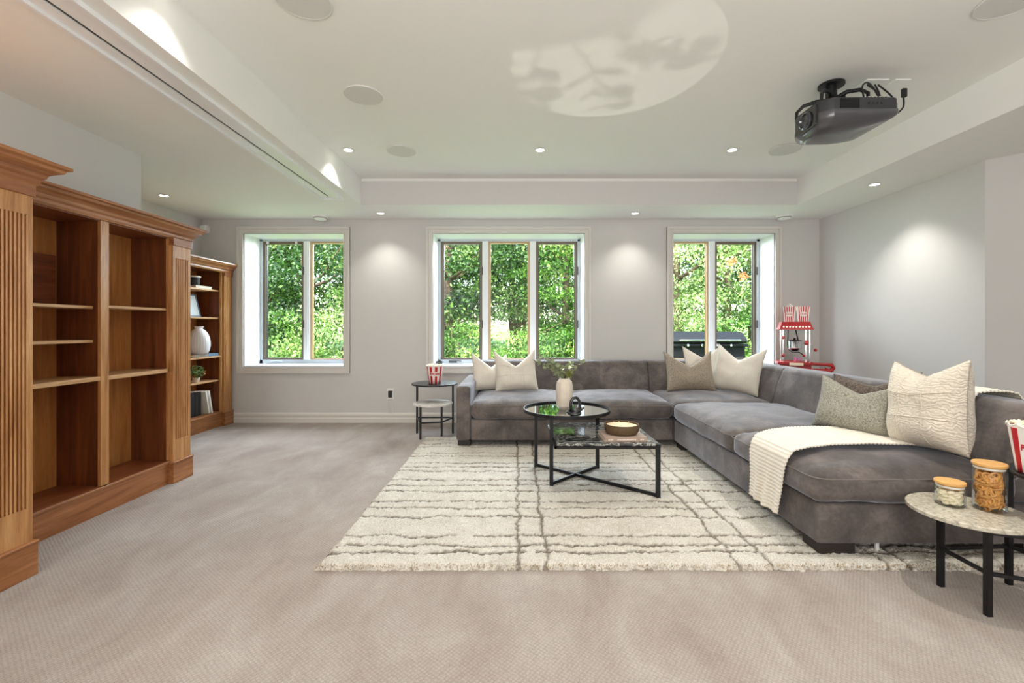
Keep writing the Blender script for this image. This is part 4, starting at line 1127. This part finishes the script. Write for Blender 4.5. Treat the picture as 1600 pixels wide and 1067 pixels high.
rs = [ringz(2.459, .002, 0, False), ringz(2.522, .002, 0, False), ringz(2.532, .012, 0, False)]
vs = [v for r_ in rs for v in r_]; fs = []
for i in range(len(rs) - 1):
    for k in range(n_): fs.append((i * n_ + k, i * n_ + (k + 1) % n_, (i + 1) * n_ + (k + 1) % n_, (i + 1) * n_ + k))
fs.append(tuple(range(n_))); fs.append(tuple((len(rs) - 1) * n_ + k for k in range(n_)))
MB().add(vs, fs).build('chassis', 'projector_side', pr, smooth=30)
MB().bevbox(1.838, 2.775, 2.392, 1.852, 2.985, 2.512, .004, 2).build('front_panel', 'black_gloss', pr)
Ml = Matrix.Translation((1.838, 2.87, 2.452)) @ Matrix.Rotation(R(-90), 4, 'Y')
MB().lathe([(.052, -.006), (.052, .014), (.043, .018), (.038, .006), (.026, .002), (.001, .006)], 40, M=Ml, cap=False).build('lens', 'lens', pr, smooth=True)
MB().lathe([(.053, .0), (.056, .009), (.050, .015)], 40, M=Ml, cap=False).build('lens_ring', 'projector_grey', pr, smooth=True)
g = MB()
for k in range(7): g.box(1.945, PY0 - .004, 2.464 + k * .0085, 2.06, PY0 + .001, 2.4685 + k * .0085)
g.build('vent_grille', 'black_plastic', pr)
g = MB()
for k in range(4): g.cyl((0, 0, 0), .006, .004, 12, M=Matrix.Translation((2.12 + k * .025, PY0 + .002, 2.495)) @ Matrix.Rotation(R(90), 4, 'X'))
g.build('buttons', 'black_plastic', pr)
g = MB()
for k in range(6): g.box(2.12 + k * .022, PY0 + .01, 2.531, 2.132 + k * .022, PY0 + .02, 2.538)
g.build('ports', 'chrome', pr)
mt_ = MB().cyl((2.04, 2.93, 2.60), .032, TZ - 2.60, 20); mt_.lathe([(.075, 0), (.075, -.014)], 28, (2.04, 2.93, TZ)).bevbox(2.02, 2.88, 2.58, 2.10, 2.98, 2.63, .006, 2); mo = mt_.build('ceiling_mount', 'black_metal', pr, smooth=True)
for (dx, dy) in ((-.15, -.13), (-.15, .12), (.13, -.14), (.12, .12)):
    MB().tube([(2.04, 2.93, 2.61), (2.04 + dx * .4, 2.93 + dy * .5, 2.635), (2.04 + dx * .8, 2.93 + dy * .8, 2.625), (2.04 + dx, 2.93 + dy, 2.59), (2.04 + dx * 1.02, 2.93 + dy, 2.53)], [.016, .014, .012, .011, .009], 8).build('mount_arm', 'black_metal', mo, smooth=True)
for q, c_ in enumerate(([(2.12, 2.76, 2.55), (2.12, 2.77, 2.62), (2.17, 2.80, 2.66), (2.21, 2.80, 2.63), (2.22, 2.77, 2.55)], [(2.30, 2.80, 2.50), (2.34, 2.80, 2.48), (2.37, 2.82, 2.54), (2.36, 2.86, 2.62), (2.32, 2.90, 2.70)],
           [(2.30, 2.85, 2.48), (2.36, 2.84, 2.47), (2.42, 2.83, 2.52), (2.44, 2.85, 2.60)], [(2.26, 2.80, 2.55), (2.27, 2.84, 2.62), (2.25, 2.90, 2.70)], [(2.24, 2.80, 2.55), (2.28, 2.84, 2.61), (2.30, 2.90, 2.70)])):
    MB().tube(spl(c_), .005, 8).build('cable', 'black_plastic', pr, smooth=True)
MB().bevbox(2.43, 2.84, 2.595, 2.46, 2.862, 2.65, .004, 1).build('cable_plug', 'black_plastic', pr)
cpz = MB().bevbox(2.22, 2.86, TZ - .008, 2.36, 2.98, TZ, .003, 1).bevbox(2.40, 2.86, TZ - .008, 2.50, 2.98, TZ, .003, 1).build('ceiling_outlet', 'white_plastic')
tag(cpz, 'white ceiling outlet plates just behind the projector', 'outlet')

# ================================================================== POPCORN CART
pcx, pcy = 3.10, 5.06
pc = thing('popcorn_cart', 'red vintage popcorn machine on a cart behind the sofa near the right window', 'popcorn machine', (pcx, pcy, 0))
M0 = Matrix.Translation((pcx, pcy, 0))
MB().bevbox(-.155, -.145, .30, .155, .145, .66, .008, 2, M=M0).build('cart_body', 'red_metal', pc)
MB().bevbox(-.175, -.165, .66, .175, .165, .695, .008, 2, M=M0).bevbox(-.15, -.14, .69, .15, .14, .755, .01, 2, M=M0).bevbox(-.17, -.16, .735, .17, .16, .765, .006, 2, M=M0).build('cabinet_base', 'red_metal', pc)
MB().box(-.06, -.165, .728, .07, -.160, .758, M=M0).build('nameplate', 'paper_cream', pc)
for x in (-.13, .13):
    MB().box(x - .010, -.10, 0.03, x + .010, -.08, .30, M=M0).build('cart_leg', 'red_metal', pc)
    MB().box(x - .010, .08, 0.03, x + .010, .10, .30, M=M0).build('cart_leg', 'red_metal', pc)
for sx in (-.17, .17):
    MB().tube([Vector((pcx + sx, pcy, .20)) + Vector((0, .19 * math.cos(2 * PI * k / 32), .19 * math.sin(2 * PI * k / 32))) for k in range(32)], .009, 6, closed=True).build('wheel', 'black_metal', pc)
# handle: loop to the right
hn = []
for x, z in ((.16, .745), (.28, .745), (.33, .735), (.355, .705), (.33, .675), (.28, .665), (.16, .665)): hn.append((pcx + x, pcy - .12, z))
MB().tube(hn, .015, 10).build('push_handle', 'red_metal', pc, smooth=True)
MB().prism([(.15, .66), (.36, .67), (.385, .71), (.36, .752), (.15, .757), (.15, .74), (.33, .735), (.35, .71), (.33, .688), (.29, .71), (.29, .69), (.15, .69)], pcy - .03, pcy - .01, 'xz', M=Matrix.Translation((pcx, 0, 0))).build('handle_bracket', 'red_metal', pc)
# glass case with posts
for (x, y) in ((-.115, -.115), (.135, -.115), (-.115, .115), (.135, .115)):
    MB().box(x - .004, y - .004, .76, x + .004, y + .004, 1.135, M=M0).build('corner_post', 'chrome', pc)
for k, bx in enumerate(((-.115, -.117, .135, -.113), (-.115, .113, .135, .117), (-.117, -.115, -.113, .115), (.133, -.115, .137, .115))):
    MB().box(bx[0], bx[1], .765, bx[2], bx[3], 1.135, M=M0).build('glass_panel', 'acrylic', pc)
# canopy
cn = MB(); a = [(-.15, -.15, 1.128), (.165, -.15, 1.128), (.165, .15, 1.128), (-.15, .15, 1.128)]; b_ = [(-.125, -.125, 1.205), (.14, -.125, 1.205), (.14, .125, 1.205), (-.125, .125, 1.205)]
cn.add(a + b_, [(0, 3, 2, 1), (4, 5, 6, 7), (0, 1, 5, 4), (1, 2, 6, 5), (2, 3, 7, 6), (3, 0, 4, 7)], M0).bevbox(-.155, -.155, 1.115, .17, .155, 1.132, .004, 1, M=M0); cn.build('canopy', 'red_metal', pc)
for k in range(9): MB().lathe([(.009, 0), (.008, .006), (.001, .009)], 10, M=M0 @ Matrix.Translation((-.112 + k * .030, -.146, 1.150)) @ Matrix.Rotation(R(105), 4, 'X')).build('marquee_light', 'bulb_glow', pc)
# kettle
MB().lathe([(.066, 0), (.076, .012), (.078, .085), (.080, .092)], 36, (pcx + .01, pcy, .90)).build('kettle', 'chrome', pc, smooth=True)
MB().lathe([(.08, .092), (.05, .102), (.012, .106), (.012, .124), (.001, .126)], 30, (pcx + .01, pcy, .90), cap=False).build('kettle_lid', 'black_metal', pc, smooth=True)
MB().lathe([(.03, -.022), (.045, 0)], 24, (pcx + .01, pcy, .90)).build('kettle_base', 'black_metal', pc)
MB().tube([(pcx - .06, pcy - .07, 1.12), (pcx - .065, pcy - .07, .96), (pcx - .06, pcy - .07, .90), (pcx - .02, pcy - .07, .868), (pcx + .05, pcy - .07, .868)], .005, 8).build('kettle_arm', 'black_metal', pc, smooth=True)
MB().tube([(pcx + .02, pcy, 1.12), (pcx + .045, pcy - .02, .98)], .007, 8).build('kettle_arm', 'black_metal', pc)
MB().tube([(pcx + .045, pcy - .02, .87), (pcx + .09, pcy - .08, .835)], .006, 8).build('kettle_handle', 'black_metal', pc)
MB().tube([(pcx + .075, pcy - .08, .835), (pcx + .10, pcy - .085, .83)], .013, 10).build('kettle_grip', 'red_metal', pc)
for z in (1.03, .835): MB().lathe([(.013, 0), (.018, .006), (.010, .018), (.001, .019)], 16, M=M0 @ Matrix.Translation((-.115, -.12, z)) @ Matrix.Rotation(R(90), 4, 'X')).build('door_knob', 'red_metal', pc, smooth=True)
MB().lathe([(.019, 0), (.026, .006), (.017, .018), (.001, .019)], 16, M=M0 @ Matrix.Translation((.105, -.12, .975)) @ Matrix.Rotation(R(90), 4, 'X')).build('door_knob', 'red_metal', pc, smooth=True)
MB().tube([(pcx + .135, pcy - .02, .95), (pcx + .17, pcy - .02, .95), (pcx + .195, pcy - .02, .905)], .004, 6).build('crank_rod', 'chrome', pc)
MB().lathe([(.001, -.018), (.013, -.012), (.018, 0), (.013, .012), (.001, .018)], 16, (pcx + .205, pcy - .02, .893), cap=False).build('crank_knob', 'red_metal', pc, smooth=True)
MB().bevbox(-.09, -.10, .77, .11, .06, .83, .01, 2, M=M0).build('corn_tray', 'acrylic', pc)
mb = MB(); leafblob(mb, (pcx + .03, pcy - .03, .79), 60, .045, .012, .4, seed=9); mb.build('tray_contents', 'pink_tray', pc, kind='stuff', fix=False)
pc.rotation_euler = (0, 0, R(-24))
for k, o_ in enumerate([]): pass
# two paper bags on the canopy
def bag(label, x, y, rz, h=.165, seed=0):
    b2 = thing('popcorn_bag', label, 'paper bag', (pcx + x * math.cos(R(-24)) - y * math.sin(R(-24)), pcy + x * math.sin(R(-24)) + y * math.cos(R(-24)), 1.206), rz, 'popcorn bags on the machine')
    w0, d0, w1, d1 = .045, .030, .062, .042
    n = 11; mb = MB(); vs = []; rows = 2
    def ringp(w, d, z, zig):
        pts = []
        for k in range(n): pts.append((-w + 2 * w * k / n, -d, z + (zig if k % 2 else 0)))
        for k in range(4): pts.append((w, -d + 2 * d * k / 4, z))
        for k in range(n): pts.append((w - 2 * w * k / n, d, z + (zig if k % 2 else 0)))
        for k in range(4): pts.append((-w, d - 2 * d * k / 4, z))
        return pts
    A = ringp(w0, d0, 0, 0); B = ringp(w1, d1, h, .006); N = len(A)
    mb.v = A + B
    for k in range(N): mb.f.append((k, (k + 1) % N, N + (k + 1) % N, N + k)); mb.mi.append(1 if (k < n and k % 2) or (n + 4 <= k < 2 * n + 4 and k % 2) else 0)
    mb.f.append(tuple(reversed(range(N)))); mb.mi.append(0)
    mb.build('bag', None, b2, mats=['paper_white', 'red_paint'], local=True, fix=False)
    vs = [(0, -(d0 + d1) / 2 - .0045, h * .5)]; N2 = 24
    for k in range(N2): a = 2 * PI * k / N2; yy = h * .5 + .026 * math.sin(a); vs.append((.036 * math.cos(a), -(d0 + (d1 - d0) * yy / h) - .0025, yy))
    MB().add(vs, [(0, 1 + k, 1 + (k + 1) % N2) for k in range(N2)]).build('badge', 'paper_white', b2, local=True, fix=False)
    tv, tf = PC[0]
    MB().add([(v.x * .44, -(d0 + (d1 - d0) * (h * .5 + v.y * .55) / h) - .006, h * .5 + v.y * .55) for v in tv], tf).build('lettering', 'red_paint', b2, local=True, fix=False)
bag('striped red and white popcorn bag on the machine, left one', -.045, -.05, R(-34))
bag('striped red and white popcorn bag, right one on the machine', .085, -.045, R(-26))
mb = MB(); leafblob(mb, (pcx - .06, pcy - .03, 1.375), 30, .03, .012, seed=2)
tag(mb.build('tissue', 'paper_white', fix=False, kind='stuff'), 'white crumpled paper sticking out of the left popcorn bag', 'paper')

# ================================================================== OUTSIDE
gr = MB(); vs = []; fs = []; nx_, ny_ = 40, 30
for j in range(ny_ + 1):
    for i in range(nx_ + 1):
        x = -22 + 44 * i / nx_; y = 5.9 + 34 * j / ny_; z = -.05 + max(0, (y - 9)) * .05 + noise.noise(Vector((x * .3, y * .3, 0))) * .12 * min(1, (y - 5.9) / 3)
        vs.append((x, y, z))
for j in range(ny_):
    for i in range(nx_): a = j * (nx_ + 1) + i; fs.append((a, a + 1, a + nx_ + 2, a + nx_ + 1))
struct(gr.add(vs, fs), 'ground', 'grass', smooth='all')
def foliage_mesh(name, n_clusters, per, rx, rz, z0, leaf, seed, mt, cl=.45, droop=.3):
    r_ = np.random.default_rng(seed)
    d = r_.normal(size=(n_clusters, 3)); d /= np.linalg.norm(d, axis=1)[:, None]
    rad = r_.uniform(.35, 1, n_clusters) ** .6
    C = d * rad[:, None] * np.array([rx, rx, rz]); C[:, 2] += z0
    ctone = np.clip(r_.normal(.42, .26, n_clusters), 0, 1)
    per = int(per * 1.7); N = n_clusters * per
    ci = np.repeat(np.arange(n_clusters), per)
    off = r_.normal(size=(N, 3)) * cl * .62 * np.array([1, 1, .34])
    P_ = C[ci] + off
    # leaf frame
    ax = r_.normal(size=(N, 3)); ax[:, 2] -= droop; ax /= np.linalg.norm(ax, axis=1)[:, None]
    up = r_.normal(size=(N, 3)) * .5 + np.array([0, -.2, 1.0]); sd = np.cross(ax, up); sd /= np.linalg.norm(sd, axis=1)[:, None]
    nn = np.cross(sd, ax)
    s_ = leaf * .72 * r_.uniform(.6, 1.3, N)[:, None]
    V = np.stack([P_ - ax * s_, P_ + sd * s_ * .55 + nn * s_ * .15, P_ + ax * s_, P_ - sd * s_ * .55 + nn * s_ * .15], 1).reshape(-1, 3)
    b_ = np.arange(N)[:, None] * 4
    F = np.stack([b_ + 0, b_ + 1, b_ + 2, b_ + 0, b_ + 2, b_ + 3], 1).reshape(-1)
    me = bpy.data.meshes.new(name)
    me.vertices.add(len(V)); me.vertices.foreach_set('co', V.astype(np.float32).ravel())
    me.loops.add(len(F)); me.loops.foreach_set('vertex_index', F.astype(np.int32))
    me.polygons.add(N * 2); me.polygons.foreach_set('loop_start', np.arange(0, N * 6, 3, dtype=np.int32)); me.polygons.foreach_set('loop_total', np.full(N * 2, 3, dtype=np.int32))
    me.update()
    tone = np.clip(ctone[ci] + r_.normal(0, .13, N), 0, 1)
    a = me.attributes.new('tone', 'FLOAT', 'POINT'); a.data.foreach_set('value', np.repeat(tone, 4).astype(np.float32))
    me.materials.append(MATS[mt]); return me
F_ = {
    'bright': foliage_mesh('foliage', 60, 130, 1.3, 1.5, 2.1, .060, 1, 'leaves_bright'),
    'bright2': foliage_mesh('foliage', 60, 130, 1.3, 1.3, 1.6, .055, 2, 'leaves_bright'),
    'pale': foliage_mesh('foliage', 70, 120, 1.5, 1.7, 2.6, .055, 3, 'leaves_pale', .5),
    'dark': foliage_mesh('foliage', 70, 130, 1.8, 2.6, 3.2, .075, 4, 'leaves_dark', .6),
    'shrub': foliage_mesh('foliage', 36, 110, .9, .75, .75, .045, 5, 'leaves_bright', .35),
    'conifer': foliage_mesh('foliage', 90, 110, 1.5, 3.0, 3.3, .05, 6, 'leaves_pale', .5, 1.0),
    'bushp': foliage_mesh('foliage', 40, 110, 1.0, 1.0, 1.0, .045, 7, 'leaves_pale', .4),
}
TL = {'bright': 'leafy bright green tree seen outside the windows', 'bright2': 'low bright green leafy tree seen outside the windows', 'pale': 'pale sunlit green tree seen outside the windows',
      'dark': 'dense darker green tree at the back of the wood outside', 'shrub': 'low bright shrub below the trees outside', 'conifer': 'pale feathery conifer seen outside the windows', 'bushp': 'pale green bush below the trees outside'}
def trunk(h, r, seed):
    rr_ = random.Random(seed); mb = MB(); pts = []; rad = []
    for k in range(8): pts.append((rr_.uniform(-.06, .06) * k * .6, rr_.uniform(-.06, .06) * k * .5, h * k / 7)); rad.append(r * (1 - .75 * k / 7))
    mb.tube(pts, rad, 9)
    for k in range(7):
        i = rr_.randint(2, 6); a = rr_.uniform(0, 6.28); L = rr_.uniform(.6, 1.5); p_ = Vector(pts[i])
        mb.tube([p_, p_ + Vector((math.cos(a) * L * .5, math.sin(a) * L * .5, L * .25)), p_ + Vector((math.cos(a) * L, math.sin(a) * L, L * .7))], [rad[i] * .5, rad[i] * .3, rad[i] * .1], 6)
    o = mb.build('trunk', 'bark', local=True, smooth='all'); me = o.data; bpy.data.objects.remove(o); return me
TM = [trunk(5.5, .17, 1), trunk(4.5, .12, 2), trunk(1.5, .04, 3)]
def tree(kind, x, y, s_, rz, zs=1.0):
    z = -.05 + max(0, y - 9) * .05
    bush = kind in ('shrub', 'bushp')
    o = thing('shrub' if bush else 'tree', TL[kind], 'shrub' if bush else 'tree', (x, y, z), rz, 'trees and shrubs outside: ' + kind)
    o.scale = (s_, s_, s_ * zs)
    for nm_, me in (('foliage', F_[kind]), ('trunk', TM[2] if bush else TM[0 if kind in ('dark', 'conifer') else 1])):
        c_ = bpy.data.objects.new(nm_, me); COL.objects.link(c_); c_.parent = o
        if nm_ == 'foliage': c_['kind'] = 'stuff'
    return o
rt = random.Random(31)
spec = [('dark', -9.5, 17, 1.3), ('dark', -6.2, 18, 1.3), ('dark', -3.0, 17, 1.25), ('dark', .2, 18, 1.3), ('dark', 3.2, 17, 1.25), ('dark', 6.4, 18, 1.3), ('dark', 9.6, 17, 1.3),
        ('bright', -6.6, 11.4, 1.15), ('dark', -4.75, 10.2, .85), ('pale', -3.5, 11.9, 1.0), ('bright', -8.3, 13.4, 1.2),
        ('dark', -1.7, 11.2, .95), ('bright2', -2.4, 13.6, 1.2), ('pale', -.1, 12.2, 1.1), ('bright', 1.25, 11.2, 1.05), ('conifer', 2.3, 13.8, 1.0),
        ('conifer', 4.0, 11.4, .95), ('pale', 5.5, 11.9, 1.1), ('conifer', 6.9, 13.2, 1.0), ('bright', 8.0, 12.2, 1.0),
        ('shrub', -6.4, 9.8, 1.0), ('bushp', -3.7, 9.6, 1.0), ('shrub', -1.3, 9.5, .9), ('shrub', .3, 9.3, .8), ('shrub', 1.5, 9.8, 1.0), ('shrub', 4.9, 9.2, 1.25), ('bushp', 3.5, 9.9, .9)]
WHERE = {}
for k, x, y, s_ in spec: WHERE[(k, x)] = tree(k, x, y, s_, rt.uniform(0, 6.28))
host = WHERE[('conifer', 4.0)]; host['label'] = 'pale feathery conifer with orange blossoms outside the right window'
for i, (x, y, z) in enumerate(((4.80, 10.1, 2.61), (5.07, 10.1, 2.28))):
    mb = MB(); leafblob(mb, (x, y, z), 70, .11, .028, .7, seed=i + 1)
    o = mb.build('blossom_cluster', 'leaves_orange', fix=False, kind='stuff', label='orange blossoms'); o.parent = host
    o.matrix_parent_inverse = (Matrix.Translation(host.location) @ host.rotation_euler.to_matrix().to_4x4() @ Matrix.Diagonal((*host.scale, 1))).inverted()
# covered barbecue on the patio
bbx, bby = 3.22, 7.9
bb_ = thing('barbecue', 'large black patio barbecue with a flat-topped hood outside the right window', 'barbecue', (bbx, bby, -.05))
M0 = Matrix.Translation((bbx, bby, 0))
MB().bevbox(-.62, -.30, .05, .62, .30, .82, .01, 2, M=M0).build('cabinet', 'grill_black', bb_)
MB().bevbox(-.66, -.34, .82, .66, .34, .87, .012, 2, M=M0).build('shelf', 'grill_black', bb_)
MB().prism([(-.32, .88), (-.36, .91), (-.33, .96), (-.20, 1.05), (-.12, 1.07), (.22, 1.07), (.30, 1.0), (.30, .88)], -.63, .63, 'yz', M=M0).build('hood', 'grill_black', bb_)
MB().tube([(bbx - .5, bby - .39, .93), (bbx + .5, bby - .39, .93)], .014, 10).build('handle', 'chrome', bb_)
for sx in (-.5, .5): MB().box(sx - .01, -.39, .92, sx + .01, -.34, .94, M=M0).build('handle_bracket', 'chrome', bb_)
for k in range(4): MB().lathe([(.022, 0), (.022, .02), (.016, .026)], 14, M=M0 @ Matrix.Translation((-.36 + k * .24, -.345, .845)) @ Matrix.Rotation(R(90), 4, 'X')).build('knob', 'chrome', bb_)
for x in (-.58, .58):
    for y in (-.26, .26): MB().cyl((bbx + x, bby + y, -.05), .03, .11, 12).build('caster', 'black_plastic', bb_)

# added spot standing in for the middle downlight's reflection off the mirror top
src = Vector((.385, 3.60, .535)); tgt = Vector((.56, 2.78, TZ)); dr = tgt - src
light('mirror_beam_standin', 'SPOT', src, 19, (1, .96, .86), dr.to_track_quat('-Z', 'Y').to_euler(), spot_size=R(29.5), spot_blend=.03, shadow_soft_size=.004)
